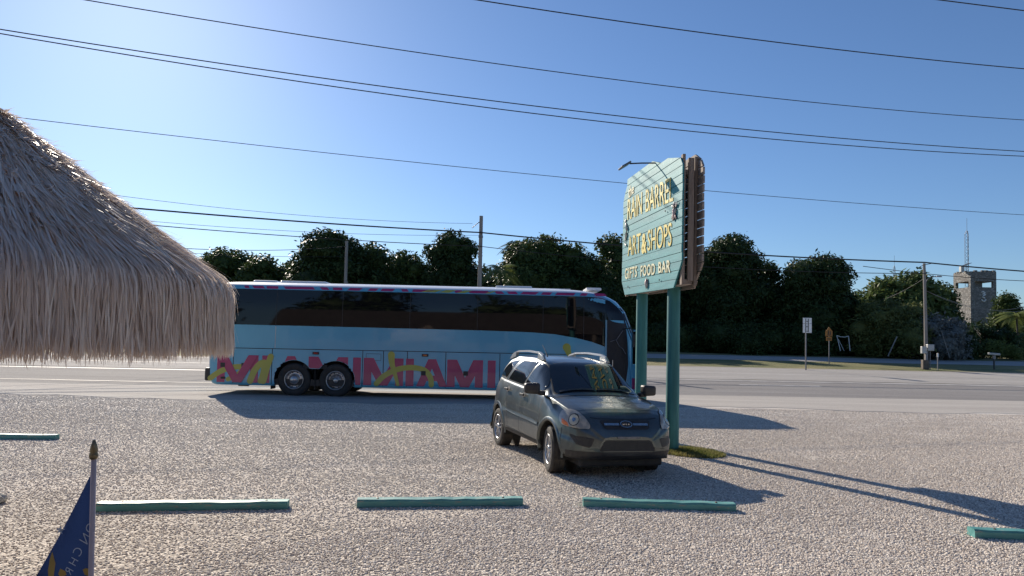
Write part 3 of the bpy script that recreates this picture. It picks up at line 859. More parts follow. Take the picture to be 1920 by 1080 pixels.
# the painted face looks along local -Y (towards the left of the photograph)
outline = [(.05, 3.25), (.32, 2.95), (3.27, 2.87), (3.50, 3.12), (3.675, 3.3), (3.68, 4.98), (3.45, 5.22), (3.3, 5.24), (.42, 5.36), (.10, 5.08)]
def clip_x(z, poly):
    xs = []
    for k in range(len(poly)):
        (x1, z1), (x2, z2) = poly[k], poly[(k + 1) % len(poly)]
        if (z1 - z) * (z2 - z) <= 0 and z1 != z2: xs.append(x1 + (x2 - x1) * (z - z1) / (z2 - z1))
    return (min(xs), max(xs)) if len(xs) > 1 else None
zb0, bh, ngap = 2.955, .1475, .007
def tilt(x): return -.022 * (x - .3)          # boards drop a touch towards the near end
def boards(y0, y1, m, nm, seed):
    r = random.Random(seed)
    za = 2.955 - .0
    k = 0; z = 2.96
    while z < 5.36:
        z1 = z + bh - ngap
        pa = [clip_x(min(max(q, 2.96), 5.33), [(x, zz - tilt(x)) for x, zz in outline]) for q in (z + .001, z1)]
        if pa[0] and pa[1]:
            (a0, b0), (a1, b1) = pa
            if b0 - a0 > .3 and b1 - a1 > .3:
                t = MB(); P = []
                dy = r.uniform(-.003, .003); sh = r.uniform(-.008, .008)
                n = 8
                for y in (y0 + dy, y1 + dy):
                    for (zz, a, b) in ((z, a0, b0), (z1, a1, b1)):
                        for i in range(n + 1):
                            x = a + (b - a) * i / n + (sh if i == n else 0); P.append((x, y, zz + tilt(x)))
                F = []
                o = lambda yy, zz, i: yy * 2 * (n + 1) + zz * (n + 1) + i
                for i in range(n):
                    F += [(o(0, 0, i), o(0, 0, i + 1), o(0, 1, i + 1), o(0, 1, i)), (o(1, 0, i), o(1, 1, i), o(1, 1, i + 1), o(1, 0, i + 1)),
                          (o(0, 0, i), o(1, 0, i), o(1, 0, i + 1), o(0, 0, i + 1)), (o(0, 1, i), o(0, 1, i + 1), o(1, 1, i + 1), o(1, 1, i))]
                F += [(o(0, 0, 0), o(0, 1, 0), o(1, 1, 0), o(1, 0, 0)), (o(0, 0, n), o(1, 0, n), o(1, 1, n), o(0, 1, n))]
                t.add(P, F); t.build(nm, m, sign, bevel=.003, seg=1)
        z += bh
boards(-.030, 0.0, M_teal, 'board', 1)
bh, ngap = .1475, .017
boards(.325, .36, M_wood, 'back_board', 2)
Msg = Matrix(((1, 0, 0, 0), (0, 0, 1, 0), (0, 1, 0, 0), (0, 0, 0, 1)))    # outline x,y -> local x,z ; height -> +Y
for x, y in ((3.55, .03), (3.42, .295), (.25, .03), (.25, .295), (1.9, .295)):
    t = MB(); z1 = 5.16 if x > 3 else 5.1
    t.box((x, y, (2.93 + z1) / 2), (.09 if x > 3 else .06, .05, z1 - 2.93)); t.build('upright', M_woodv, sign, bevel=.004, seg=1)
t = MB(); t.box((3.57, .16, 4.05), (.045, .10, 2.1)); t.build('upright', M_woodv, sign, bevel=.004, seg=1)
for z in (3.0, 4.9):
    t = MB(); t.box((1.8, .16, z), (3.2, .20, .09)); t.build('crossbeam', M_wood, sign, bevel=.004, seg=1)
def at_sign_local(p):
    d = Vector((p[0] - FX, p[1] - FY, 0)); c, s_ = math.cos(sign_yaw), math.sin(sign_yaw)
    return (c * d.x + s_ * d.y, -s_ * d.x + c * d.y)
for (px, py) in ((2.70, 14.26), (2.92, 12.4)):
    x, y = at_sign_local((px, py)); t = MB()
    t.lathe([(.118, -.1), (.120, 0), (.117, 1.2), (.115, 2.94), (.11, 4.6)], 28, Matrix.Translation((x, y, 0)), close=True)
    t.build('post', M_post, sign, smooth=False, bevel=0).data.shade_smooth()
def sign_text(txt, x0, x1, zA, zB, m, bold, th=.007, space=1.0, nm='lettering'):
    """zA/zB: baseline and cap height at x0 (the rows climb or drop with the boards)"""
    k = ((zA[1] - zA[0]) / (x1 - x0), (zB[1] - zB[0]) / (x1 - x0))
    V, F = text_polys(txt, 1.0, bold, space=space)
    xa = min(v[0] for v in V); xb = max(v[0] for v in V); ya = 0; yb = max(v[1] for v in V)
    # every connected piece of the writing is a letter of its own
    adj = {}
    for f in F:
        for i in f: adj.setdefault(i, set()).update(f)
    seen = set()
    for s0 in range(len(V)):
        if s0 in seen or s0 not in adj: continue
        st, comp = [s0], set()
        while st:
            q = st.pop()
            if q in comp: continue
            comp.add(q); st += list(adj[q] - comp)
        seen |= comp
        ids = sorted(comp); mp = {i: n for n, i in enumerate(ids)}
        T = []
        for i in ids:
            fx = (V[i][0] - xa) / (xb - xa); x = x0 + fx * (x1 - x0)
            b0 = zA[0] + (zA[1] - zA[0]) * fx; b1 = zB[0] + (zB[1] - zB[0]) * fx
            T.append((x, b0 + (V[i][1] - ya) / (yb - ya) * (b1 - b0)))
        n = len(T); FF0 = [tuple(mp[i] for i in f) for f in F if f[0] in comp]
        P = [(x, y, z) for y in (-.034, -.034 - th) for x, z in T]
        cnt = {}
        for f in FF0:
            for i in range(len(f)):
                e = (f[i], f[(i + 1) % len(f)]); cnt.setdefault(frozenset(e), []).append(e)
        FF = [f[::-1] for f in FF0] + [tuple(i + n for i in f) for f in FF0] + [(e[0][0], e[0][1], e[0][1] + n, e[0][0] + n) for e in cnt.values() if len(e) == 1]
        t = MB(); t.add(P, FF); t.build('letter', m, sign)
sign_text('the', .50, .90, (5.02, 5.06), (5.26, 5.27), M_cream2, .012)
sign_text('RAIN', .46, 1.47, (4.555, 4.51), (5.0, 4.955), M_cream, .0)
sign_text('BARREL', 1.71, 3.26, (4.50, 4.42), (4.945, 4.86), M_cream, .0)
sign_text('ART', .52, 1.42, (3.775, 3.745), (4.18, 4.14), M_cream, .0)
sign_text('&', 1.48, 1.80, (3.72, 3.71), (4.10, 4.09), M_cream, .03)
sign_text('SHOPS', 1.86, 3.20, (3.72, 3.645), (4.12, 4.055), M_cream, .0)
sign_text('GIFTS', .33, 1.20, (3.30, 3.28), (3.53, 3.50), M_cream2, .02, space=1.1)
sign_text('FOOD', 1.44, 2.33, (3.265, 3.22), (3.475, 3.43), M_cream2, .02, space=1.1)
sign_text('BAR', 2.52, 3.16, (3.23, 3.185), (3.43, 3.40), M_cream2, .02, space=1.1)
# carved ornaments
M_orn = mat('carved_ornament_paint', (.62, .60, .58), (.42, .22, .20), 9, .5, bump=.5)
def lump(path, rads, flat_=.5):
    t = MB(); t.tube([(x, 0, z) for x, z in path], rads, 8)
    t.v = [(x, -.05 + y * flat_, z) for x, y, z in t.v]; return t
t = lump([(3.30, 4.06), (3.33, 4.14), (3.36, 4.24), (3.36, 4.32), (3.33, 4.38)], [.02, .05, .07, .06, .02])
for a, b in (((3.30, 4.2), (3.22, 4.10)), ((3.38, 4.16), (3.45, 4.06)), ((3.42, 4.28), (3.49, 4.36)), ((3.29, 4.3), (3.22, 4.34))):
    u = lump([a, ((a[0] + b[0]) / 2, (a[1] + b[1]) / 2), b], [.02, .022, .008]); t.add(u.v, u.f)
t.build('lobster_ornament', M_orn, sign, smooth=True)
t = lump([(.40, 4.60), (.33, 4.56), (.38, 4.48), (.45, 4.38), (.43, 4.26), (.35, 4.16), (.33, 4.06), (.40, 4.01), (.44, 4.06)], [.015, .035, .04, .055, .05, .035, .025, .02, .012])
t.build('seahorse_ornament', M_white, sign, smooth=True)
t = lump([(1.85, 2.98), (1.86, 3.06), (1.86, 3.12), (1.87, 3.19)], [.006, .055, .05, .01], .7); t.build('shell_ornament', M_orn, sign, smooth=True)
for x, z in ((.62, 3.12), (2.62, 3.14), (2.9, 4.36)):
    t = MB(); t.lathe([(.018, 0), (.014, .012)], 10, Matrix.Translation((x, -.05, z + tilt(x))) @ Matrix.Rotation(math.pi / 2, 4, 'X'), close=True); t.build('bolt', M_dark, sign)
# lamp on its arm over the face
t = MB(); t.tube([(2.26, .02, 5.30), (2.25, -.03, 5.34), (2.12, -.26, 5.36), (2.0, -.46, 5.37)], .014, 8); t.build('lamp_arm', M_dark, sign)
t = MB(); t.box((1.98, -.55, 5.33), (.30, .20, .035), Matrix.Rotation(R(32), 3, 'X')); t.build('lamp_head', M_alud, sign, bevel=.008)
t = MB(); t.box((2.26, .01, 5.32), (.08, .06, .06)); t.build('lamp_bracket', M_dark, sign)

# grass tuft round the foot of the near post
def blades(name, cx, cy, rx, ry, n, h, m, z=0, seed=1, ang=0):
    g = np.random.default_rng(seed)
    a = g.uniform(0, 2 * np.pi, n); rr = g.uniform(0, 1, n) ** .6
    px = rr * np.cos(a) * rx; py = rr * np.sin(a) * ry
    X = cx + px * math.cos(ang) - py * math.sin(ang); Y = cy + px * math.sin(ang) + py * math.cos(ang)
    hh = h * g.uniform(.4, 1, n) * (1.1 - rr * .6); d = g.uniform(0, 2 * np.pi, n); wd = g.uniform(.003, .007, n)
    ln = g.uniform(.2, .9, n) * hh
    V = np.zeros((n, 4, 3))
    V[:, 0] = np.c_[X - np.sin(d) * wd, Y + np.cos(d) * wd, np.full(n, z)]
    V[:, 1] = np.c_[X + np.sin(d) * wd, Y - np.cos(d) * wd, np.full(n, z)]
    V[:, 2] = np.c_[X + np.cos(d) * ln + np.sin(d) * wd * .3, Y + np.sin(d) * ln - np.cos(d) * wd * .3, z + hh]
    V[:, 3] = np.c_[X + np.cos(d) * ln - np.sin(d) * wd * .3, Y + np.sin(d) * ln + np.cos(d) * wd * .3, z + hh]
    return quads(name, V, m)
M_grass = mat('short_grass', (.16, .19, .04), (.34, .29, .11), 2.5, .8, transl=.3)
gp = blades('grass', 3.22, 12.3, .62, .50, 7000, .12, M_grass, seed=5, ang=-.75)
tag(gp, 'short green grass round the foot of the sign posts', 'grass', kind='stuff')

# ------------------------------------------------------------------ parked car
def car_paint():
    m, N, L, b = node_mat('grey_green_car_paint')
    tc = N.new('ShaderNodeTexCoord').outputs['Object']
    n1 = noise(N, L, tc, 2.2, 5, .6); n2 = noise(N, L, mapping(N, L, tc, (2, 2, .8)), 5, 6, .7)
    c = mixc(N, L, mrange(N, L, n1, .35, .65), (.078, .094, .096), (.098, .115, .117))
    c = mixc(N, L, mrange(N, L, n2, .55, .75, 0, .35), c, (.22, .23, .22))     # road dust
    L.new(c, b.inputs['Base Color']); b.inputs['Metallic'].default_value = .75
    L.new(mrange(N, L, n2, .3, .7, .28, .42), b.inputs['Roughness'])
    b.inputs['Coat Weight'].default_value = .6; b.inputs['Coat Roughness'].default_value = .08
    return m
M_car = car_paint()
M_cdark = mat('grey_plastic_trim', (.028, .029, .03), (.038, .038, .04), 12, .6)
M_silver = mat('silver_roof_rail', (.42, .42, .41), (.35, .35, .34), 12, .35, metal=.6)
M_cglass = mat('car_glass', (.010, .014, .018), (.016, .019, .022), 1.2, .02, spec=.6)
M_chrome = mat('chrome', (.55, .56, .58), (.45, .46, .48), 20, .15, metal=.95)
M_hl = mat('headlamp_lens', (.24, .235, .21), (.36, .34, .29), 14, .15, metal=.0, coat=1.0)
M_tread = mat('tyre_tread', (.030, .029, .029), (.075, .068, .06), 5, .85, bump=.3, bscale=70)

car = thing('parked_car', 'dusty grey green compact SUV parked facing the camera beside the teal sign posts', 'car', (1.405, 10.506, -.002), -1.264)
car.rotation_euler = (R(-1.1), 0, -1.264)
car.location.z = -.025
TBL = dict(
 W=([-3.20, -3.16, -3.08, -2.95, -2.6, -2.0, -1, 0, .30, .45, .60, .70, .77, .82, .845], [.70, .76, .81, .85, .885, .885, .885, .885, .87, .85, .80, .735, .65, .54, .42]),
 zb=([-3.20, -3.1, -2.93, -2.16, -1.1, -.6, -.15, 0, .3, .45, .60, .68, .75, .80, .845], [1.08, 1.22, 1.245, 1.205, 1.155, 1.125, 1.09, 1.065, 1.0, .965, .91, .86, .79, .73, .62]),
 yb=([-3.20, -3.08, -2.93, -2.6, -1, -.3, 0, .3, .45, .6, .7, .77, .82, .845], [.60, .70, .745, .79, .81, .80, .785, .755, .73, .68, .62, .55, .46, .36]),
 yr=([-3.20, -3.1, -3.0, -2.8, -2.4, -1.5, -1.05, -.9, -.3, -.2, .0, .45, .62, .72, .80, .845], [.60, .60, .60, .585, .59, .60, .585, .60, .725, .72, .68, .60, .54, .46, .38, .30]),
 zr=([-3.20, -3.1, -3.0, -2.8, -2.4, -1.5, -1.05, -.98, -.30, -.2, 0, .3, .45, .60, .68, .75, .80, .845], [1.10, 1.32, 1.47, 1.585, 1.645, 1.64, 1.60, 1.575, 1.125, 1.105, 1.09, 1.03, .99, .93, .88, .81, .74, .63]),
 zt=([-3.20, -3.1, -3.0, -2.8, -2.4, -1.6, -1.15, -.92, -.18, -.08, .2, .45, .58, .66, .72, .78, .82, .845], [1.12, 1.36, 1.53, 1.635, 1.69, 1.70, 1.66, 1.60, 1.135, 1.115, 1.065, 1.005, .955, .905, .84, .76, .70, .64]),
 zl=([-3.20, -3.1, -2.9, -2.0, 0, .5, .72, .80, .845], [.55, .42, .36, .36, .36, .34, .36, .40, .44]),
)
def T_(n, x): return pl(x, *TBL[n])
def csec(x):
    W, zb, yb, yr, zr, zt, zl = (T_(n, x) for n in ('W', 'zb', 'yb', 'yr', 'zr', 'zt', 'zl'))
    fl = max(math.exp(-((x - 0) / .42) ** 4), math.exp(-((x + 2.63) / .42) ** 4)) * .022
    zmid = zl + (zb - zl) * .42
    P = [(0, zl - .06), (W * .8, zl - .05), (W - .05, zl - .02), (W - .005 + fl, zl + .06), (W + .004 + fl, zl + (zb - zl) * .22), (W + .006 + fl, zmid - .03), (W - .008 + fl, zmid + .03),
         (W - .012 + fl * .4, zl + (zb - zl) * .62), (W - .03, zl + (zb - zl) * .80), (yb + .02, zb - .035), (yb, zb)]
    if zr - zb > .12:
        for f in (.25, .5, .75): P.append((yb + (yr + .03 - yb) * f + .016 * math.sin(f * math.pi), zb + (zr - zb) * f))
    else:
        for f in (.25, .5, .75): P.append((yb + (yr - yb) * f, zb + (zr - zb) * (f + .18 * math.sin(f * math.pi))))
    P += [(yr, zr), (yr * .9, zr + (zt - zr) * .45), (yr * .6, zr + (zt - zr) * .84), (yr * .3, zr + (zt - zr) * .97), (0, zt)]
    return P
def catmull(P, n):
    P = [Vector(p) for p in P]; out = []
    for i in range(len(P) - 1):
        p0, p1, p2, p3 = P[max(i - 1, 0)], P[i], P[i + 1], P[min(i + 2, len(P) - 1)]
        d = (p2 - p1).length; m1 = (p2 - p0) / 2; m2 = (p3 - p1) / 2
        m1 = m1.normalized() * min(m1.length, d * 1.1) if m1.length > 0 else m1; m2 = m2.normalized() * min(m2.length, d * 1.1) if m2.length > 0 else m2
        for k in range(n):
            u = k / n; u2, u3 = u * u, u ** 3
            out.append(p1 * (2 * u3 - 3 * u2 + 1) + m1 * (u3 - 2 * u2 + u) + p2 * (3 * u2 - 2 * u3) + m2 * (u3 - u2))
    out.append(P[-1]); return out
xs = list(np.arange(-3.20, -2.9, .015)) + list(np.arange(-2.9, .5, .025)) + list(np.arange(.5, .846, .012)) + [.845]
xs = sorted(set(round(float(x), 4) for x in xs))
CH = np.array([[(x, -q[0], q[1]) for q in catmull([(a, b) for a, b in csec(x)], 5)] for x in xs])
for it in range(2):                                       # ease the kinks along the length
    C2 = CH.copy(); C2[1:-1, :, 1:] = .25 * CH[:-2, :, 1:] + .5 * CH[1:-1, :, 1:] + .25 * CH[2:, :, 1:]; CH = C2
# the nose and windscreen bow forward in plan
yy_ = CH[:, :, 1]; xx_ = CH[:, :, 0]; zz_ = CH[:, :, 2]
bowf = np.clip((xx_ + 1.15) / .3, 0, 1) * np.clip((.25 - xx_) / .3, 0, 1)
CH[:, :, 0] = xx_ + .085 * bowf * (1 - np.clip(np.abs(yy_) / .72, 0, 1) ** 2) * (zz_ > 1.0)
CAW = ((0, .345, .425), (-2.63, .345, .425))
for i in range(CH.shape[0]):
    for j in range(CH.shape[1]):
        x, y, z = CH[i, j]
        if abs(y) < .72: continue
        for cx, cz, r_ in CAW:
            d = math.hypot(x - cx, z - cz)
            if abs(d - r_) < .02 and z > .3: CH[i, j, 0] = cx + (x - cx) * r_ / d; CH[i, j, 2] = cz + (z - cz) * r_ / d
cm = CH[:, ::-1].copy(); cm[:, :, 1] *= -1
CF = np.concatenate([CH, cm[:, 1:]], axis=1)
cb = bvh_of(CF)
ni, njc = CF.shape[:2]
regs = {k: np.zeros((ni - 1, njc - 1), bool) for k in ('body', 'hood', 'fd', 'rd', 'FD', 'RD', 'roof', 'bumper')}
for i in range(ni - 1):
    for j in range(njc - 1):
        c = CF[i:i + 2, j:j + 2].reshape(-1, 3).mean(0)
        if abs(c[1]) > .70 and c[2] < 1.0 and any(math.hypot(c[0] - cx, c[2] - cz) < r_ for cx, cz, r_ in CAW): continue
        k = 'body'
        yr_, zr_ = T_('yr', c[0]), T_('zr', c[0])
        if -.10 < c[0] < .66 and abs(c[1]) < yr_ + .07 and c[2] > zr_ - .06: k = 'hood'
        elif -2.85 < c[0] < -1.02 and abs(c[1]) < yr_ - .01 and c[2] > 1.55: k = 'roof'
        elif c[0] > .42 and c[2] < .70: k = 'bumper'
        elif abs(c[1]) > .6 and c[2] > .45:
            s_ = 'fd' if c[1] < 0 else 'FD'; q = 'rd' if c[1] < 0 else 'RD'
            xr_ = -2.12 - max(0, (.95 - abs(c[2] - 1.0)) - .55) * .3
            if c[2] < T_('zb', c[0]):
                if -1.38 < c[0] < -.42: k = s_
                elif (-2.02 if c[2] < .95 else -2.16) < c[0] <= -1.38 and math.hypot(c[0] + 2.63, c[2] - .345) > .50: k = q
        regs[k][i, j] = True
cbody = grid_mesh('body', CF, M_car, car, keep=regs['body'])
grid_mesh('hood', CF, M_car, car, keep=regs['hood']); grid_mesh('roof', CF, M_car, car, keep=regs['roof'])
grid_mesh('bumper', CF, M_car, car, keep=regs['bumper'])
doors = [grid_mesh('door', CF, M_car, car, keep=regs[k]) for k in ('fd', 'rd', 'FD', 'RD')]
# flat front closing
e = CF[-1]; t = MB(); t.add([tuple(p) for p in e], [tuple(range(len(e)))]); t.build('bumper_centre', M_car, car)
e = CF[0]; t = MB(); t.add([tuple(p) for p in e], [tuple(range(len(e)))]); t.build('tailgate', M_car, car)
CV = [tuple(p) for p in CF.reshape(-1, 3)]; o_ = len(CV); CV += [tuple(p) for p in CF[-1]]
a_, b_ = CF.shape[:2]
cb = BVHTree.FromPolygons(CV, [(i * b_ + j, i * b_ + j + 1, (i + 1) * b_ + j + 1, (i + 1) * b_ + j) for i in range(a_ - 1) for j in range(b_ - 1)] + [tuple(range(o_, o_ + b_))])
cs = {-1: (lambda x, z: Vector((x, -2, z)), Vector((0, 1, 0))), 1: (lambda x, z: Vector((x, 2, z)), Vector((0, -1, 0)))}
cfr = (lambda y, z: Vector((2, y, z)), Vector((-1, 0, 0)))
M_rub = mat('window_rubber', (.012, .012, .013), (.02, .02, .02), 9, .6)
def winframe(poly, g=.012):
    c = sum((Vector(p) for p in poly), Vector((0, 0))) / len(poly)
    return [tuple(Vector(p) + (Vector(p) - c).normalized() * g) for p in poly]
wins = {'fw': [(-1.41, 1.195), (-1.13, 1.585), (-.98, 1.578), (-.80, 1.495), (-.62, 1.36), (-.50, 1.24), (-.49, 1.165)],
        'rw': [(-2.34, 1.235), (-2.22, 1.38), (-2.0, 1.555), (-1.90, 1.595), (-1.20, 1.60), (-1.475, 1.20)],
        'qw': [(-2.98, 1.275), (-2.86, 1.40), (-2.66, 1.53), (-2.14, 1.60), (-2.30, 1.46), (-2.46, 1.262)]}
for s_ in (-1, 1):
    f3, dd = cs[s_]
    for k, pw in wins.items():
        pr = round_poly(pw, .05)
        t = MB(); decal(t, cb, winframe(pr, .014), f3, dd, .0015, 22, 16); fr_ = t.build('window_seal', M_rub, car, smooth=True)
        t = MB(); decal(t, cb, pr, f3, dd, .004, 22, 16); t.build('window', M_cglass, car, smooth=True)
    # bright waist line, door gaps
    t = MB(); ribbon(t, cb, [(-2.9, 1.235), (-2.16, 1.197), (-1.1, 1.15), (-.45, 1.12)], .012, f3, dd, .003); t.build('waist_trim', M_silver, car)
    for gp_ in ([(-.42, .44), (-.425, .90), (-.40, 1.10)], [(-1.385, .44), (-1.38, 1.14), (-1.43, 1.19), (-1.14, 1.60)], [(-2.0, .46), (-2.08, .72), (-2.17, .84), (-2.22, 1.0), (-2.17, 1.19)], [(-2.10, .435), (-.36, .40)],
                [(.30, .70), (.20, .74)], [(.44, .44), (.43, .72)]):
        t = MB(); ribbon(t, cb, gp_, .015, f3, dd, .0016); t.build('panel_gap', M_seam, car)
    # protective strip and sill
    t = MB(); decal(t, cb, round_poly([(-2.16, .70), (-.42, .655), (-.42, .71), (-2.13, .765)], .02), f3, dd, .016, 4, 30); t.build('door_strip', M_car, car, smooth=True)
    t = MB(); ribbon(t, cb, [(-2.12, .385), (-.34, .365)], .05, f3, dd, .010); t.build('sill', M_cdark, car)
    for x in (-1.27, -2.14):
        z = 1.045 if x > -2 else 1.075
        y = s_ * .862
        t = MB(); t.box((x, y + s_ * .028, z), (.19, .026, .042)); t.build('door_handle', M_dark, doors[(0 if s_ < 0 else 2) + (0 if x > -2 else 1)], bevel=.008)
        t = MB(); decal(t, cb, round_poly([(x - .07, z - .055), (x + .07, z - .055), (x + .07, z + .045), (x - .07, z + .045)], .03), f3, dd, .002, 6, 6); t.build('handle_cup', M_dark, doors[(0 if s_ < 0 else 2) + (0 if x > -2 else 1)])
    # arch lips standing out from the wings
    for cx, cz, r_ in CAW:
        L_ = []
        for k in range(23):
            a = R(-6) + R(192) * k / 22
            row = []
            for rr, oo in ((r_ - .006, -.03), (r_ - .004, .010), (r_ + .03, .014), (r_ + .055, .001)):
                x, z = cx + rr * math.cos(a), cz + rr * math.sin(a)
                q = cx + max(rr, r_ + .02) * math.cos(a), cz + max(rr, r_ + .02) * math.sin(a)
                h, _, _, _ = cb.ray_cast(f3(q[0], max(q[1], .37)), dd); row.append(Vector((x, (h.y if h else s_ * .88) + s_ * oo, z)))
            L_.append(row)
        P = np.array([[tuple(p) for p in q] for q in L_]); grid_mesh('wheel_arch', P, M_car, car)
        t = MB()
        for k in range(20):
            a0, a1 = R(-12) + R(204) * k / 20, R(-12) + R(204) * (k + 1) / 20
            t.add([(cx + (r_ - .003) * math.cos(a), s_ * y, cz + (r_ - .003) * math.sin(a)) for a in (a0, a1) for y in (.875, .55)], [(0, 1, 3, 2)])
        t.add([(cx + r_ * math.cos(R(10 * k)), s_ * .55, cz + r_ * math.sin(R(10 * k))) for k in range(36)], [tuple(range(36))])
        t.build('wheel_liner', M_blk, car)
    # roof rail
    t = MB(); P = [(-1.08, .575, 1.635), (-1.16, .57, 1.70), (-1.32, .565, 1.745), (-1.9, .56, 1.765), (-2.45, .56, 1.75), (-2.75, .56, 1.70), (-2.9, .565, 1.61)]
    for (x0, y0, z0), (x1, y1, z1) in zip(P, P[1:]):
        for y, sz in ((0, .02),):
            t.add([(x0, s_ * (y0 - .025), z0 - .018), (x0, s_ * (y0 + .025), z0 - .018), (x0, s_ * (y0 + .018), z0 + .014), (x0, s_ * (y0 - .018), z0 + .014),
                   (x1, s_ * (y1 - .025), z1 - .018), (x1, s_ * (y1 + .025), z1 - .018), (x1, s_ * (y1 + .018), z1 + .014), (x1, s_ * (y1 - .018), z1 + .014)],
                  [(0, 1, 5, 4), (1, 2, 6, 5), (2, 3, 7, 6), (3, 0, 4, 7), (0, 3, 2, 1), (4, 5, 6, 7)])
    for xa, xb, za, zc in ((-1.08, -1.36, 1.635, 1.74), (-2.9, -2.55, 1.60, 1.73)):
        t.add([(xa, s_ * .545, za - .01), (xb, s_ * .545, 1.665), (xb, s_ * .545, zc), (xa + (xb - xa) * .35, s_ * .545, zc - .04), (xa, s_ * .605, za - .01), (xb, s_ * .605, 1.645), (xb, s_ * .595, zc), (xa + (xb - xa) * .35, s_ * .595, zc - .04)],
              [(0, 1, 2, 3), (4, 7, 6, 5), (0, 3, 7, 4), (3, 2, 6, 7), (1, 5, 6, 2), (0, 4, 5, 1)])
    t.build('roof_rail', M_silver, car)
    # door mirror
    t = MB(); t.box((-.40, s_ * .865, 1.14), (.13, .11, .07)); t.box((-.40, s_ * .92, 1.15), (.09, .10, .05))
    t.build('mirror_foot', M_dark, car, bevel=.02)
    bm = bmesh.new(); bmesh.ops.create_cube(bm, size=1)
    for v in bm.verts: v.co = Vector((v.co.x * (.13 if v.co.y * s_ > 0 else .15), v.co.y * .24, v.co.z * (.155 if v.co.y * s_ > 0 else .18)))
    me = bpy.data.meshes.new('mirror'); bm.to_mesh(me); bm.free(); me.materials.append(M_dark)
    mo = bpy.data.objects.new('mirror', me); COL.objects.link(mo); mo.parent = car; mo.location = (-.38, s_ * (1.03 if s_ < 0 else .97), 1.21); mo.rotation_euler = (0, 0, s_ * R(6))
    bv = mo.modifiers.new('b', 'BEVEL'); bv.width = .04; bv.segments = 4; me.shade_smooth()
    t = MB(); t.box((-.076, 0, 0), (.004, .19, .12)); t.build('mirror_glass', M_chrome, mo)
    # headlight: housing, lamp bowl, amber corner
    hp = round_poly([(s_ * .80, .925), (s_ * .70, .955), (s_ * .58, .94), (s_ * .48, .86), (s_ * .445, .77), (s_ * .47, .735), (s_ * .66, .735), (s_ * .80, .77)], .035)
    ax = Vector((-.80, -s_ * .60 * -1 * -1, 0)).normalized() if False else Vector((-.83, -s_ * .56, 0)).normalized()
    def to_h(u, v, ax=ax, s_=s_):     # plane square to the headlight axis through its middle
        side_ = Vector((ax.y, -ax.x, 0)); mid = Vector((.58, s_ * .66, 0))
        return mid - ax * 1.2 + side_ * u + Vector((0, 0, v))
    sgn = 1 if Vector((ax.y, -ax.x, 0)).dot(Vector((0, s_, 0))) > 0 else -1
    hpoly = round_poly([(sgn * .295, .90), (sgn * .25, .96), (sgn * .14, .98), (sgn * .02, .955), (-sgn * .10, .885), (-sgn * .19, .79), (-sgn * .195, .735), (sgn * .02, .735), (sgn * .22, .755), (sgn * .28, .81)], .04)
    t = MB(); decal(t, cb, winframe(hpoly, .010), to_h, ax, .002, 16, 16); t.build('headlight_surround', M_dark, car)
    t = MB(); decal(t, cb, hpoly, to_h, ax, .012, 16, 16); hl = t.build('headlight', M_hl, car, smooth=True)
    def disc(cu, cv, rr, off, m_, nm, inner=0):
        p = [(cu + rr * math.cos(k * math.pi / 12), cv + rr * math.sin(k * math.pi / 12)) for k in range(24)]
        t = MB(); decal(t, cb, p, to_h, ax, off, 14, 12); return t.build(nm, m_, hl, smooth=True)
    disc(sgn * .045, .845, .082, .0135, M_cdark, 'lamp_ring'); disc(sgn * .045, .845, .070, .015, mat('lamp_bowl', (.50, .46, .36), (.62, .57, .44), 9, .35, metal=.2), 'lamp_bowl'); disc(sgn * .045, .845, .026, .017, M_chrome, 'bulb_shield')
    t = MB(); decal(t, cb, round_poly([(sgn * .24, .85), (sgn * .225, .775), (sgn * .10, .75), (sgn * .13, .80)], .012), to_h, ax, .0145, 6, 6); t.build('indicator', M_lens_o, hl)
    # fog light recess
    fp = round_poly([(s_ * .80, .655), (s_ * .50, .615), (s_ * .56, .48), (s_ * .73, .52)], .02)
    t = MB(); decal(t, cb, fp, *cfr, .003, 8, 8); t.build('fog_recess', M_dark, car)
# wheels
def car_wheel(x, s_, steer=0.0):
    root = bpy.data.objects.new('wheel', None); COL.objects.link(root); root.parent = car
    root.location = (x, s_ * .77, .345); root.rotation_euler = (0, 0, (0 if s_ < 0 else math.pi) + steer)
    Mx = Matrix.Rotation(math.pi / 2, 4, 'X')
    t = MB(); prof = [(.20, .085), (.225, .10), (.27, .112), (.31, .108), (.333, .092)]
    for k in range(5):       # tread ribs
        z0 = .088 - k * .036; prof += [(.343, z0), (.344, z0 - .027), (.336, z0 - .0285), (.336, z0 - .0345)]
    prof += [(.343, -.092), (.31, -.108), (.27, -.112), (.20, -.09)]
    t.lathe(prof, 56, Mx); t.build('tyre', M_tread, root, smooth=False)
    t = MB(); t.lathe([(.215, .096), (.222, .102), (.212, .104), (.203, .09), (.198, .02), (.195, -.08)], 48, Mx)
    rim = t.build('rim', M_alu, root, smooth=True)
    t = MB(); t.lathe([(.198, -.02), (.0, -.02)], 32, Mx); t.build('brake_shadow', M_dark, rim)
    for k in range(5):
        a = 2 * math.pi * k / 5 + .3
        for d in (-.13, .13):
            t = MB()
            pts = [(.03, d * .12 / 1 - .012), (.03, d * .12 + .012), (.205, d * .34 + .017), (.205, d * .34 - .017)]
            t.prism([(x_ , y_) for x_, y_ in pts], .062, .092, Mx @ Matrix.Rotation(a, 4, 'Z')); t.build('spoke', M_alu, rim, bevel=.004, seg=2)
    t = MB(); t.lathe([(.058, .06), (.055, .095), (.035, .102), (0, .103)], 24, Mx); t.build('hub_cap', M_alu, rim, smooth=True)
    return root
car_wheel(0, -1, R(-9)); car_wheel(0, 1, R(-9)); car_wheel(-2.63, -1); car_wheel(-2.63, 1)
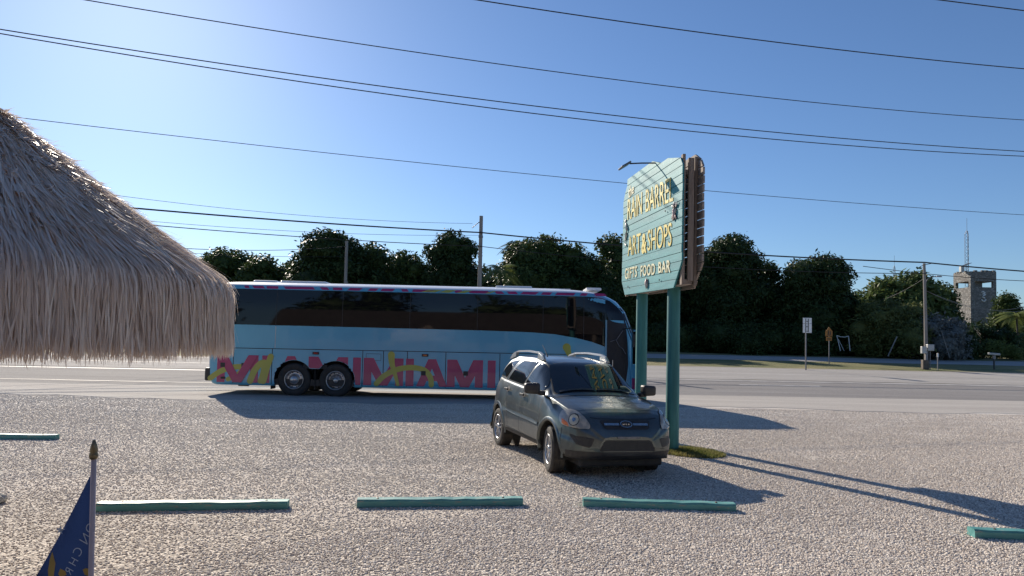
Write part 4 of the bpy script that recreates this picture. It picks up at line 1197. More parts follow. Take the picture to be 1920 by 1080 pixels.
# windscreen in the bowed opening
def ws_edge(z): return pl(z, [1.12, 1.60], [.700, .565])
t = MB(); wsp = [(-ws_edge(1.145), 1.145), (ws_edge(1.145), 1.145), (ws_edge(1.57), 1.572), (.3, 1.60), (-.3, 1.60), (-ws_edge(1.57), 1.572)]
wdir = Vector((-.80, 0, -.60)).normalized()
def to_w(y, z): return Vector((-.55 + (1.35 - z) * 1.45, y, z)) - wdir * 1.0
wpr = round_poly(wsp, .05)
t = MB(); decal(t, cb, winframe(wpr, .018), to_w, wdir, .003, 26, 26); t.build('windscreen_seal', M_rub, car, smooth=True)
t = MB(); decal(t, cb, wpr, to_w, wdir, .006, 26, 26); wsc = t.build('windscreen', M_cglass, car, smooth=True)
for y0, y1 in ((-.62, -.05), (-.02, .55)):
    t = MB(); pts = [(y0 + (y1 - y0) * k / 8, 1.158 + .012 * math.sin(k / 8 * math.pi)) for k in range(9)]
    ribbon(t, cb, pts, .022, to_w, wdir, .022); t.build('wiper', M_dark, car)
t = MB(); decal(t, cb, [(-.69, 1.112), (.69, 1.112), (.70, 1.145), (-.70, 1.145)], lambda y, z: Vector((-.14 + (1.12 - z) * .8 + .05 * (1 - (y / .7) ** 2), y, 3)), Vector((0, 0, -1)), .005, 6, 24); t.build('cowl', M_dark, car)
# front: bonnet gap, grille, bars, emblem, intake
t = MB(); ribbon(t, cb, [(-.52, .885), (-.40, .872), (0, .866), (.40, .872), (.52, .885)], .014, *cfr, .002); t.build('panel_gap', M_seam, car)
t = MB(); gp2 = round_poly([(-.40, .855), (.40, .855), (.34, .735), (-.34, .735)], .03); decal(t, cb, gp2, *cfr, .004, 10, 20); gr = t.build('grille', M_dark, car)
for z in (.76, .775, .82, .835):
    t = MB(); ribbon(t, cb, [(-.36, z), (.36, z)], .006, *cfr, .008); t.build('grille_slat', M_cdark, gr)
for a, b in ((-.34, -.11), (.11, .34)):
    t = MB(); decal(t, cb, [(a, .782), (b, .782), (b, .812), (a, .812)], *cfr, .016, 3, 8); t.build('chrome_bar', M_chrome, gr)
p = [(.095 * math.cos(k * math.pi / 16), .797 + .046 * math.sin(k * math.pi / 16)) for k in range(32)]
t = MB(); decal(t, cb, p, *cfr, .022, 12, 12); em = t.build('emblem', M_chrome, car)
p = [(.082 * math.cos(k * math.pi / 16), .797 + .036 * math.sin(k * math.pi / 16)) for k in range(32)]
t = MB(); decal(t, cb, p, *cfr, .0235, 12, 12); t.build('emblem_field', M_cdark, em)
hx, _, _, _ = cb.ray_cast(Vector((2, 0, .797)), Vector((-1, 0, 0)))
Me = Matrix(((0, 0, 1, hx.x + .024), (1, 0, 0, 0), (0, 1, 0, 0), (0, 0, 0, 1)))
t = MB(); text_solid(t, 'KIA', -.06, .06, .778, .816, Me, .004, .01); t.build('emblem_letters', M_chrome, em)
t = MB(); decal(t, cb, round_poly([(-.355, .592), (.355, .592), (.44, .44), (-.44, .44)], .025), *cfr, .004, 10, 24); it_ = t.build('air_intake', M_dark, car)
for z in (.47, .50, .53, .56):
    t = MB(); ribbon(t, cb, [(-.38, z), (.38, z)], .006, *cfr, .008); t.build('intake_slat', M_cdark, it_)
t = MB(); decal(t, cb, [(-.17, .612), (.17, .612), (.17, .640), (-.17, .640)], *cfr, .010, 3, 8); t.build('plate_mount', M_alud, car)
t = MB(); decal(t, cb, [(-.80, .28), (.80, .28), (.82, .43), (.47, .425), (-.47, .425), (-.82, .43)], *cfr, .006, 6, 30); t.build('chin_trim', M_dark, car)
# underside
t = MB(); t.box((-1.2, 0, .30), (3.5, 1.1, .14)); t.box((.45, 0, .27), (.45, 1.3, .14)); t.build('underbody', M_blk, car, bevel=.03)
t = MB(); t.tube([(-1.16, -.50, 1.69), (-1.24, -.50, 1.76), (-1.42, -.50, 1.88)], [.012, .006, .004], 8); t.build('antenna', M_dark, car)

# ------------------------------------------------------------------ thatched umbrella
def thatch_mat(name, c1, c2, c3):
    m, N, L, b = node_mat(name)
    gm = N.new('ShaderNodeNewGeometry').outputs['Random Per Island']
    cr = N.new('ShaderNodeValToRGB'); L.new(gm, cr.inputs[0]); e = cr.color_ramp.elements
    e[0].color = (*c1, 1); e[1].color = (*c3, 1); k = e.new(.5); k.color = (*c2, 1)
    tc = N.new('ShaderNodeTexCoord').outputs['Object']
    n1 = noise(N, L, mapping(N, L, tc, (14, 14, 2)), 1.0, 4)
    c = mixc(N, L, mrange(N, L, n1, .4, .7, 0, .4), cr.outputs[0], c1)
    L.new(c, b.inputs['Base Color']); b.inputs['Roughness'].default_value = .45; b.inputs['Specular IOR Level'].default_value = .6
    tr = N.new('ShaderNodeBsdfTranslucent'); L.new(c, tr.inputs[0])
    ms = N.new('ShaderNodeMixShader'); ms.inputs[0].default_value = .4
    L.new(b.outputs[0], ms.inputs[1]); L.new(tr.outputs[0], ms.inputs[2]); L.new(ms.outputs[0], N['Material Output'].inputs[0])
    return m
M_thatch = thatch_mat('dry_palm_thatch', (.66, .54, .45), (.85, .73, .63), (.95, .88, .79))
TCX, TCY, TR = -4.42, 5.57, 1.95
hut = thing('thatched_umbrella', 'shaggy dry palm thatch umbrella roof filling the left of the view', 'thatched umbrella', (TCX, TCY, 0))
def thatch_profile(l):
    """distance along the thatch from the peak -> (radius, height)"""
    # slope, shoulder, hanging skirt
    P = [(0, 3.84), (.5, 3.45), (1.0, 3.06), (1.4, 2.75), (1.7, 2.525), (1.86, 2.41), (1.935, 2.34), (1.96, 2.24), (1.955, 2.08), (1.95, 1.92), (1.94, 1.775)]
    return P
PR = thatch_profile(0); PLn = [0]
for a, b in zip(PR, PR[1:]): PLn.append(PLn[-1] + math.hypot(b[0] - a[0], b[1] - a[1]))
def prof_at(l):
    return np.interp(l, PLn, [p[0] for p in PR]), np.interp(l, PLn, [p[1] for p in PR])
LT = PLn[-1]
def square(az, p=2.0, turn=R(15)):
    """plan of the roof: p = 2 is a circle, more is squarer"""
    d = az - turn
    return (np.abs(np.cos(d)) ** p + np.abs(np.sin(d)) ** p) ** (-1 / p)
def straws(n, l0a, l0b, lena, lenb, w0, w1, off0, off1, seed, curl=.02, seg=7, endl=None, jit=.03):
    g = np.random.default_rng(seed)
    az = g.uniform(0, 2 * np.pi, n)
    l0 = g.uniform(l0a, l0b, n) if endl is None else None
    ln = g.uniform(lena, lenb, n)
    if endl is not None: l0 = endl - ln + g.normal(0, jit, n)
    wd = g.uniform(w0, w1, n) / 2; off = g.uniform(off0, off1, n)
    tw = g.normal(0, .05, n); tilt_ = g.normal(0, .7, n); ph = g.uniform(0, 6.28, n); lift = np.abs(g.normal(0, curl, n))
    pts = []
    for k in range(seg + 1):
        t_ = k / seg; l = np.clip(l0 + ln * t_, 0.02, LT + .08)
        r_, z_ = prof_at(l)
        extra = np.maximum(l0 + ln * t_ - LT, 0); z_ = z_ - extra
        # outward normal of the profile
        r2, z2 = prof_at(np.minimum(l + .03, LT)); dr, dz_ = r2 - prof_at(np.minimum(l + .03, LT) - .06)[0], z2 - prof_at(np.minimum(l + .03, LT) - .06)[1]
        nn = np.hypot(dr, dz_) + 1e-9; nr, nz2 = -dz_ / nn, dr / nn
        oo = off * (.5 + .5 * t_) + lift * t_ ** 3 + .006 * np.sin(ph + t_ * 5)
        a = az + (tw * t_ + .008 * np.sin(ph * 2 + t_ * 6)) / np.maximum(r_, .3)
        r_ = (r_ + nr * oo) * square(a); z_ = z_ + nz2 * oo
        wk = wd * (1.0 if k < seg else .25) * (1 - .35 * t_)
        tx, ty = -np.sin(a), np.cos(a); rx, ry = np.cos(a), np.sin(a)
        cx = r_ * rx; cy = r_ * ry
        ct, st_ = np.cos(tilt_), np.sin(tilt_)
        wx = (tx * ct + rx * st_ * .6) * wk; wy = (ty * ct + ry * st_ * .6) * wk; wz = st_ * .3 * wk * 0
        pts.append((np.stack([cx - wx, cy - wy, z_ - wz], 1), np.stack([cx + wx, cy + wy, z_ + wz], 1)))
    # strips share their rungs, one island per straw
    V = np.stack([np.stack(p, 1) for p in pts], 1)             # n, seg+1, 2, 3
    V = V.reshape(n * (seg + 1) * 2, 3)
    base = (np.arange(n) * (seg + 1) * 2)[:, None] + (np.arange(seg) * 2)[None, :]
    F = np.stack([base, base + 1, base + 3, base + 2], 2).reshape(-1, 4)
    return V, F
def strips_obj(name, parts, m, parent, smooth=True):
    off = 0; Vs, Fs = [], []
    for V, F in parts: Vs.append(V); Fs.append(F + off); off += len(V)
    V = np.concatenate(Vs).astype(np.float32); F = np.concatenate(Fs).astype(np.int32)
    me = bpy.data.meshes.new(name); me.vertices.add(len(V)); me.vertices.foreach_set('co', V.reshape(-1))
    me.loops.add(len(F) * 4); me.loops.foreach_set('vertex_index', F.reshape(-1))
    me.polygons.add(len(F)); me.polygons.foreach_set('loop_start', np.arange(0, len(F) * 4, 4, dtype=np.int32)); me.update(calc_edges=True)
    me.materials.append(m)
    if smooth: me.shade_smooth()
    o = bpy.data.objects.new(name, me); COL.objects.link(o); o.parent = parent; return o
strips_obj('thatch', [straws(9000, 0, 0, .5, .9, .006, .020, .0, .045, 1, endl=LT + .01, jit=.022),
                      straws(3600, 0, 0, .5, .8, .006, .016, .03, .06, 2, endl=LT - .01, jit=.03),
                      straws(6500, .1, LT - 1.0, .7, 1.1, .008, .024, .0, .05, 3, curl=.012),
                      straws(3500, 1.0, LT - .95, .5, .8, .008, .022, .02, .07, 4, curl=.02),
                      straws(6500, .1, 2.0, .10, .28, .012, .032, .02, .055, 5, curl=.030),
                      straws(2200, 0, 0, .35, .6, .005, .012, -.03, .03, 6, endl=LT + .035, jit=.02)], M_thatch, hut)
t = MB(); t.lathe([(.02, 3.76)] + [(max(r_ - .05, .02), z_ - .05) for r_, z_ in PR[1:-1]] + [(1.88, 1.90)] + [(1.84, 1.90), (1.82, 2.2), (1.4, 2.6), (.9, 3.0), (.02, 3.5)], 144)
t.v = [(x * float(square(math.atan2(y, x))), y * float(square(math.atan2(y, x))), z) for x, y, z in t.v]
t.build('roof_layer', M_thatch, hut, smooth=True)
t = MB(); t.lathe([(.07, 0), (.065, 3.5)], 16, close=True); t.build('pole', M_woodv, hut)
for k in range(8):
    a = k * math.pi / 4 + .2; t = MB(); t.tube([(0, 0, 3.45), (1.0 * math.cos(a), 1.0 * math.sin(a), 2.86), (1.75 * math.cos(a), 1.75 * math.sin(a), 2.30)], .03, 6); t.build('rafter', M_woodv, hut)

# ------------------------------------------------------------------ pennant on a stick
M_navy = mat('navy_cloth', (.014, .034, .115), (.018, .042, .14), 5, .85, bump=.2, bscale=220, transl=.15)
pen_base = at(170, 1080, 2.1); pen_top = at(176, 824, 2.1)
pennant = thing('pennant_flag', 'navy pennant with a star and mirrored pale lettering on a thin white pole', 'flag', (pen_base.x, pen_base.y, 0))
bx = Vector((pen_base.x, pen_base.y, 0))
dv = (pen_top - pen_base); k_ = 1 / dv.z
ptop = pen_top - bx; pbot = (pen_base - dv * (pen_base.z / dv.z)) - bx
pole_at = lambda z: pbot + (ptop - pbot) * (z / ptop.z)
t = MB(); t.tube([pbot, pole_at(ptop.z - .055)], .0075, 12); t.build('pole', mat('pink_white_plastic', (.55, .44, .42), (.48, .38, .37), 12, .5), pennant, smooth=True)
t = MB(); t.lathe([(.004, -.062), (.011, -.058), (.0125, -.05), (.0125, -.044), (.010, -.040), (.0115, -.034), (.0085, -.018), (.004, -.003), (0, 0)], 12, Matrix.Translation(ptop)); t.build('finial', mat('bronze_finial', (.13, .10, .055), (.26, .21, .12), 60, .4, metal=.5), pennant, smooth=True)
flag_edge = lambda u, v: at(u, v, 2.1) - bx
A_ = flag_edge(172, 876); n_ = 30; G = []
for i in range(n_ + 1):
    f = i / n_; row = []
    v = 876 + (1300 - 876) * f
    hu = 175 - .032 * (v - 876); lu = 171 - (v - 876) * .565 + 6 * math.sin(f * 5)
    for j in range(11):
        g_ = j / 10; u = hu + (lu - hu) * g_
        p = flag_edge(u, v + 6 * g_)
        p = p + Vector((0, 1, 0)) * (.02 * math.sin(g_ * 6.0 + f * 2) * f + .006)
        row.append(tuple(p))
    G.append(row)
GF = np.array(G); cl = grid_mesh('cloth', GF, M_navy, pennant)
fb = bvh_of(GF)
def on_flag(mb, V, F, off=.0025):
    """2-D pixel outline of the cloth's marks, laid on the cloth itself"""
    P = []
    for u, v in V:
        d = ray(u, v); o = Vector((0, 0, CAM_H)) - bx
        h, nn, _, _ = fb.ray_cast(o, d)
        if h is None: h = flag_edge(u, v)
        P.append(h - d.normalized() * off)
    mb.add(P, F)
M_flett = mat('faded_white_print', (.52, .56, .62), (.45, .5, .56), 30, .8)
M_gold = mat('gold_print', (.42, .28, .06), (.34, .22, .05), 20, .7)
import cmath
ang0 = math.atan2(1090 - 985, 118 - 178)
for ch, cu, cv, sz, ro in (('C', 189, 968, 24, 0), ('O', 169, 990, 24, 0), ('N', 159, 1010, 24, 0), ('C', 145, 1034, 22, 0), ('H', 137, 1053, 20, 0), ('R', 128, 1071, 20, 0))[1:]:
    V, F = text_polys(ch, 1.0, -.012)
    xm = (min(a for a, _ in V) + max(a for a, _ in V)) / 2; ym = (min(b for _, b in V) + max(b for _, b in V)) / 2
    # mirrored (seen from the back) and running down towards the left
    th = ang0
    ex = (math.cos(th), math.sin(th)); ey = (-math.sin(th) * -1, math.cos(th) * -1)
    W = []
    for a, b in V:
        a = (a - xm) * sz * 1.05; b = (b - ym) * sz * 1.1
        W.append((cu + ex[0] * a - ey[0] * b, cv + ex[1] * a - ey[1] * b))
    t = MB(); on_flag(t, W, F); t.build('letter', M_flett, pennant)
st = []
for k in range(10):
    rr = 9 if k % 2 == 0 else 3.8; a = -math.pi / 2 + k * math.pi / 5 + .12; st.append((112 + rr * math.cos(a), 994 + rr * math.sin(a)))
t = MB(); on_flag(t, [(112, 994)] + st, [(0, i + 1, (i + 1) % 10 + 1) for i in range(10)]); t.build('star', M_flett, pennant)
t = MB(); on_flag(t, [(97, 1034), (92, 1050), (89, 1070), (90, 1090), (98, 1090), (101, 1072), (103, 1056)], [(0, 1, 2, 3, 4, 5, 6)]); t.build('emblem_petal', M_gold, pennant)
t = MB(); on_flag(t, [(112, 1066), (108, 1076), (112, 1082), (124, 1078), (122, 1071)], [(0, 1, 2, 3, 4)]); t.build('emblem_petal', M_gold, pennant)
t = MB(); on_flag(t, [(154, 1068), (158, 1078), (166, 1080), (167, 1067), (160, 1065)], [(0, 1, 2, 3, 4)]); t.build('emblem_petal', M_gold, pennant)

# pale stone at the left edge
bm = bmesh.new(); bmesh.ops.create_icosphere(bm, subdivisions=3, radius=.09)
for v in bm.verts:
    v.co *= 1 + .18 * math.sin(v.co.x * 60 + 1) * math.cos(v.co.y * 50) + rnd.uniform(-.03, .03); v.co.z *= .75
me = bpy.data.meshes.new('boulder'); bm.to_mesh(me); bm.free(); me.materials.append(mat('white_limestone', (.60, .57, .50), (.42, .39, .33), 12, .9, bump=.6))
o = bpy.data.objects.new('boulder', me); COL.objects.link(o); p = at(-2, 938, 7.9); o.location = (p.x, 8.35, .05); tag(o, 'small white limestone lump on the gravel at the left edge', 'boulder')
p = at(0, 944, 1); d = ray(0, 944); tt = -CAM_H / d.z; o.location = (d.x * tt - .05, d.y * tt, .045)

# ------------------------------------------------------------------ vegetation
def leaf_mat(name, c1, c2, tr=.18, rough=.5):
    m, N, L, b = node_mat(name)
    tc = N.new('ShaderNodeTexCoord').outputs['Object']
    gm = N.new('ShaderNodeNewGeometry').outputs['Random Per Island']
    n1 = noise(N, L, tc, .55, 4, .6)
    c = mixc(N, L, mrange(N, L, n1, .38, .62), c1, c2)
    c = mixc(N, L, mrange(N, L, gm, .0, 1, 0, .5), c, tuple(x * 1.7 for x in c2))
    L.new(c, b.inputs['Base Color']); b.inputs['Roughness'].default_value = rough; b.inputs['Specular IOR Level'].default_value = .15
    t_ = N.new('ShaderNodeBsdfTranslucent'); L.new(c, t_.inputs[0])
    ms = N.new('ShaderNodeMixShader'); ms.inputs[0].default_value = tr
    L.new(b.outputs[0], ms.inputs[1]); L.new(t_.outputs[0], ms.inputs[2]); L.new(ms.outputs[0], N['Material Output'].inputs[0])
    return m
M_leaf_dark = leaf_mat('dark_evergreen_leaves', (.022, .038, .014), (.040, .062, .020))
M_leaf_mid = leaf_mat('mid_green_leaves', (.035, .058, .018), (.065, .090, .026))
M_leaf_lite = leaf_mat('bright_round_leaves', (.055, .088, .030), (.10, .135, .042), .25)
M_leaf_olive = leaf_mat('olive_green_leaves', (.075, .095, .030), (.12, .135, .045), .25)
M_leaf_grey = leaf_mat('grey_twiggy_leaves', (.11, .115, .105), (.16, .165, .155), .1)
M_bark = mat('grey_brown_bark', (.075, .062, .05), (.12, .10, .085), 6, .9, bump=.6, bscale=18, stretch=(1, 1, .3))

def leaf_cloud(centers, radii, per, size, seed, flat=.75):
    """leaf quads gathered in sprigs over the outer part of several lobes"""
    g = np.random.default_rng(seed); out = []
    for (c, r_) in zip(centers, radii):
        n = max(20, int(per * (r_[0] * r_[2]) ))
        ns = max(4, n // 9)
        d = g.normal(0, 1, (ns, 3)); d /= np.linalg.norm(d, axis=1)[:, None]
        rad = 1 - np.abs(g.normal(0, .13, ns)); rad = np.where(g.random(ns) < .08, rad + g.uniform(.03, .12, ns), rad)
        sc = np.array(c) + d * rad[:, None] * np.array(r_)
        cc = np.repeat(sc, 9, 0) + g.normal(0, size * 1.0, (ns * 9, 3)) * np.array([1, 1, .8])
        dd = np.repeat(d, 9, 0)
        m_ = len(cc)
        nrm = dd * .6 + g.normal(0, .6, (m_, 3)) + np.array([0, 0, .45]); nrm /= np.linalg.norm(nrm, axis=1)[:, None]
        a = np.cross(nrm, g.normal(0, 1, (m_, 3))); a /= np.linalg.norm(a, axis=1)[:, None]
        b = np.cross(nrm, a)
        s_ = size * g.uniform(.55, 1.25, m_)[:, None]
        a = a * s_; b = b * s_ * flat * .6
        q = np.stack([cc - a, cc + b * .9, cc + a, cc - b * .9], 1)
        out.append(q)
    return np.concatenate(out)
def blob_core(centers, radii, seed, k=.74):
    """rough inner mass of small twig facets that keeps the sky from shining through the crown's middle"""
    g = random.Random(seed); t = MB()
    for c, r_ in zip(centers, radii):
        bm = bmesh.new(); bmesh.ops.create_icosphere(bm, subdivisions=2, radius=1)
        vs = [Vector(c) + Vector((v.co.x * r_[0], v.co.y * r_[1], v.co.z * r_[2])) * k * g.uniform(.82, 1.08) for v in bm.verts]
        t.add(vs, [tuple(v.index for v in f.verts) for f in bm.faces]); bm.free()
    return t
def merge_leaf(name, q, core, m, parent):
    V = np.concatenate([q.reshape(-1, 3), np.array([tuple(v) for v in core.v])]) if core else q.reshape(-1, 3)
    n = len(q); loops = [np.arange(n * 4)]; starts = [np.arange(n) * 4]
    if core:
        fc = np.array(core.f) + n * 4; loops.append(fc.reshape(-1)); starts.append(n * 4 + np.arange(len(fc)) * 3)
    lo = np.concatenate(loops).astype(np.int32); stt = np.concatenate(starts).astype(np.int32)
    me = bpy.data.meshes.new(name); me.vertices.add(len(V)); me.vertices.foreach_set('co', V.astype(np.float32).reshape(-1))
    me.loops.add(len(lo)); me.loops.foreach_set('vertex_index', lo); me.polygons.add(len(stt)); me.polygons.foreach_set('loop_start', stt)
    me.update(calc_edges=True); me.materials.append(m); o = bpy.data.objects.new(name, me); COL.objects.link(o); o.parent = parent; return o
def tree(name, label, u, vtop, half_u, Y, m, leaf=.26, per=340, seed=0, low=.22, lobes=11, squash=1.0, group=None, cat='tree', trunk=True):
    """crown top at vtop, +-half_u wide, standing Y metres ahead"""
    top = at(u, vtop, Y); x, y = top.x, Y
    gz = ground_z(x, y); H = top.z - gz; W = half_u * 1.28 * Y / F_PX; per = per * 1.7; leaf = leaf * .78
    root = thing(name, label, cat, (x, y, gz - .05), 0, group)
    g = random.Random(seed); C, Rr = [], []
    zc0 = H * low
    for k in range(lobes):
        f = k / max(1, lobes - 1)
        z = zc0 + (H - zc0) * (.22 + .60 * f)
        e = math.sqrt(max(0, 1 - ((z - (zc0 + (H - zc0) * .45)) / ((H - zc0) * .62)) ** 2))
        a = k * 2.4 + g.uniform(-.4, .4); rr = W * e * g.uniform(.42, .68)
        r_ = W * g.uniform(.34, .50) * (1.05 - .35 * f)
        C.append((rr * math.cos(a), rr * math.sin(a) * .8, min(z, H - r_ * .8))); Rr.append((r_, r_ * .9, r_ * .8 * squash))
    C.append((0, 0, zc0 + (H - zc0) * .45)); Rr.append((W * .68, W * .6, (H - zc0) * .42))
    C.append((g.uniform(-.15, .15) * W, 0, H - W * .36)); Rr.append((W * .42, W * .4, W * .34))
    merge_leaf('crown', leaf_cloud(C, Rr, per, leaf, seed), blob_core(C, Rr, seed), m, root)
    if trunk:
        t = MB(); r0 = max(.12, H * .022)
        t.tube([(0, 0, -.1), (.05 * r0, 0, H * .15), (.2, .1, H * .35), (.1, .1, H * .6)], [r0 * 1.3, r0, r0 * .75, r0 * .4], 10)
        for k in range(5):
            c = C[(k * 3) % len(C)]; b0 = (.15, .08, H * (.18 + .05 * k)); mid = ((b0[0] + c[0]) / 2, (b0[1] + c[1]) / 2, (b0[2] + c[2]) / 2 + .2)
            t.tube([b0, mid, c], [r0 * .55, r0 * .4, r0 * .15], 7)
        t.build('trunk', M_bark, root, smooth=True)
    return root
GT = 'trees along the far side of the road'
TREES = [
 ('broadleaf_tree', 'pale hazy green tree just right of the thatch, farthest left of the treeline', 430, 462, 75, 74, M_leaf_mid, .30, 300, 1, .1, 12),
 ('broadleaf_tree', 'low leafy tree behind the rear roof of the coach, left end', 500, 478, 48, 70, M_leaf_mid, .28, 300, 2, .1, 10),
 ('broadleaf_tree', 'big wide tree with a lumpy crown behind the leaning pole and coach roof', 640, 437, 100, 66, M_leaf_dark, .30, 330, 3, .06, 16),
 ('broadleaf_tree', 'lower sloping tree between the wide lumpy tree and the tall pole', 752, 470, 62, 68, M_leaf_mid, .28, 330, 4, .06, 12),
 ('broadleaf_tree', 'dense dark tree immediately left of the tall utility pole', 848, 431, 58, 66, M_leaf_dark, .26, 380, 5, .06, 14),
 ('broadleaf_tree', 'broad dark tree right of the sunlit palm behind the coach front', 1018, 438, 86, 66, M_leaf_mid, .28, 330, 6, .06, 15),
 ('broadleaf_tree', 'lower dark tree filling the gap behind the coach windscreen', 1095, 474, 60, 64, M_leaf_dark, .28, 330, 7, .06, 11),
 ('broadleaf_tree', 'tall tree partly hidden behind the left half of the teal sign', 1152, 439, 52, 68, M_leaf_mid, .28, 330, 8, .06, 12),
 ('broadleaf_tree', 'dark tree between the two teal sign posts', 1235, 470, 70, 70, M_leaf_dark, .30, 300, 9, .06, 12),
 ('broadleaf_tree', 'tallest dark tree just right of the teal sign', 1358, 437, 72, 66, M_leaf_dark, .27, 380, 10, .10, 16),
 ('broadleaf_tree', 'narrow low tree in the notch between two tall dark trees', 1440, 490, 34, 67, M_leaf_dark, .26, 360, 11, .06, 9),
 ('broadleaf_tree', 'rounded dark tree behind the white road sign', 1528, 474, 74, 64, M_leaf_dark, .27, 380, 12, .08, 15),
 ('sea_grape_tree', 'green tree with big round leaves left of the roadside utility pole', 1690, 514, 78, 66, M_leaf_lite, .40, 230, 13, .10, 16),
 ('broadleaf_tree', 'dark tree between the roadside pole and the stone tower', 1768, 532, 32, 68, M_leaf_mid, .28, 340, 14, .05, 11),
 ('broadleaf_tree', 'small rounded tree right of the stone tower', 1888, 548, 30, 88, M_leaf_mid, .30, 340, 15, .1, 9),
]
for i, (nm, lb, u, v, hu, Y, m_, lf, per, sd_, low, lob) in enumerate(TREES):
    tree(nm, lb, u, v, hu, Y, m_, lf, per, sd_ + 20, low, lob, group=GT)
GS = 'bushes at the foot of the treeline'
for i, (u, v, hu, Y, m_, lb) in enumerate([
 (1360, 600, 75, 62.5, M_leaf_dark, 'dark bush under the tallest tree right of the sign'),
 (1490, 602, 75, 62.5, M_leaf_dark, 'dark bush behind the white road sign post'),
 (1600, 600, 60, 63, M_leaf_dark, 'dark bush behind the white goal frame'),
 (1240, 605, 60, 63, M_leaf_dark, 'dark bush seen between the teal sign posts'),
 (1668, 560, 66, 60, M_leaf_olive, 'olive green sunlit bush left of the utility pole'),
 (1752, 588, 50, 59, M_leaf_grey, 'silvery grey twiggy bush right behind the utility pole'),
 (1793, 624, 38, 62, M_leaf_dark, 'dark low hedge bush in front of the stone tower'),
 (1872, 612, 34, 64, M_leaf_dark, 'dark bush right of the tower behind the mailbox'),
 (1700, 622, 60, 62, M_leaf_dark, 'dark bush at the foot of the green round leaved tree')]):
    tree('bush', lb, u, v, hu, Y, m_, .20, 420, 60 + i, .0, 10, 1.0, GS, 'bush', trunk=False)
# the mass of woodland behind
g = random.Random(9); C, Rr = [], []
for k in range(70):
    u = 300 + k * 25 + g.uniform(-8, 8); Y = g.uniform(78, 92)
    v = pl(u, [300, 480, 560, 900, 1000, 1180, 1300, 1420, 1600, 1640, 1760, 1920, 2050], [520, 520, 490, 500, 500, 500, 510, 535, 540, 600, 600, 615, 600]) + g.uniform(-8, 10)
    p = at(u, v, Y); gz = ground_z(p.x, Y); h_ = p.z - gz
    C.append((p.x, Y, gz + h_ * .5)); Rr.append((2.2, 1.6, h_ * .5))
wood = merge_leaf('woodland', leaf_cloud(C, Rr, 150, .34, 99), blob_core(C, Rr, 9, .8), M_leaf_dark, None)
tag(wood, 'continuous dark woodland behind the nearer trees', 'woodland', kind='stuff')

def palm(u, v, Y, label, fronds=17, L_=1.9, m=None, seed=0, cat='palm tree', base_v=None):
    top = at(u, v, Y); gz = ground_z(top.x, Y); H = top.z - gz
    root = thing('palm_tree', label, cat, (top.x, Y, gz), 0, 'palms among the trees')
    g = random.Random(seed)
    t = MB(); t.tube([(0, 0, 0), (.1, 0, H * .5), (0, 0, H)], [.16, .12, .10], 10); t.build('trunk', M_bark, root, smooth=True)
    for k in range(fronds):
        a = k * 2.399; el = g.uniform(-.3, 1.2); t = MB(); P = []; ln = L_ * g.uniform(.8, 1.15)
        for i in range(9):
            s_ = i / 8; r_ = ln * s_ * math.cos(el * (1 - s_ * .6)); z = H + ln * (math.sin(el) * s_ - .75 * s_ * s_)
            P.append(Vector((r_ * math.cos(a), r_ * math.sin(a), z)))
        t.tube(P, [.025 * (1 - i / 9) + .006 for i in range(9)], 4)
        for i in range(1, 27):
            f = i / 27 * 8; j = int(f); q = P[j].lerp(P[min(8, j + 1)], f - j); tg = (P[min(8, j + 1)] - P[j]).normalized()
            sd2 = tg.cross(Vector((0, 0, 1))).normalized(); ll = ln * .33 * math.sin(math.pi * (i / 27) ** .7 * .95 + .1)
            for s2 in (-1, 1):
                e = q + sd2 * s2 * ll + tg * ll * .5 - Vector((0, 0, ll * .35)); wv = tg * .035
                t.add([q - wv, q + wv, e], [(0, 1, 2)])
        t.build('frond', m or M_leaf_mid, root)
    return root
M_palm = leaf_mat('sunlit_palm_leaf', (.085, .12, .03), (.16, .19, .06), .35)
palm(938, 506, 60, 'sunlit yellow green palm right of the tall pole, just above the coach roof', 18, 2.3, M_palm, 1)
palm(968, 462, 67, 'shaded palm whose fronds poke out of the broad dark tree', 15, 2.0, M_leaf_mid, 2)
palm(1905, 592, 66, 'fan palm at the right edge beyond the stone tower', 18, 1.9, M_palm, 3)
palm(522, 540, 64, 'small palm behind the coach roof near the thatch', 13, 1.8, M_palm, 4)
for i, (u, v, lb) in enumerate(((1866, 636, 'yellow green leafy plants left of the right edge behind the mailbox'), (1893, 638, 'variegated shrub with upright leaves near the right edge'))):
    p = at(u, v, 61); gz = ground_z(p.x, 61); h_ = p.z - gz; r = thing('garden_plant', lb, 'plant', (p.x, 61, gz), 0)
    C = [(g.uniform(-.6, .6), g.uniform(-.3, .3), h_ * g.uniform(.3, .8)) for _ in range(6)]
    merge_leaf('foliage', leaf_cloud(C, [(.5, .4, .4)] * 6, 900, .16, 200 + i, .4), None, M_palm, r)

# ------------------------------------------------------------------ poles and wires
M_pole = mat('grey_utility_pole', (.20, .18, .165), (.29, .27, .25), 3, .85, bump=.4, bscale=24, stretch=(3, 3, .2))
M_wire = mat('black_cable', (.012, .012, .013), (.02, .02, .02), 3, .6)
M_wire2 = mat('grey_service_cable', (.14, .14, .14), (.2, .2, .2), 3, .6)
M_boxg = mat('grey_meter_box', (.42, .43, .43), (.34, .35, .35), 4, .5, metal=.2)
def gz_at(u, Y): p = at(u, 540, Y); return ground_z(p.x, Y), p.x
P902 = at(901.5, 405, 47.5); g0 = ground_z(P902.x, 47.5)
pole_a = thing('utility_pole', 'tall dark utility pole standing alone behind the coach', 'utility pole', (P902.x, 47.5, g0))
hgt = P902.z - g0
t = MB(); t.lathe([(.17, -.3), (.165, 0), (.125, hgt)], 16, close=True); t.build('pole', M_pole, pole_a, smooth=False)
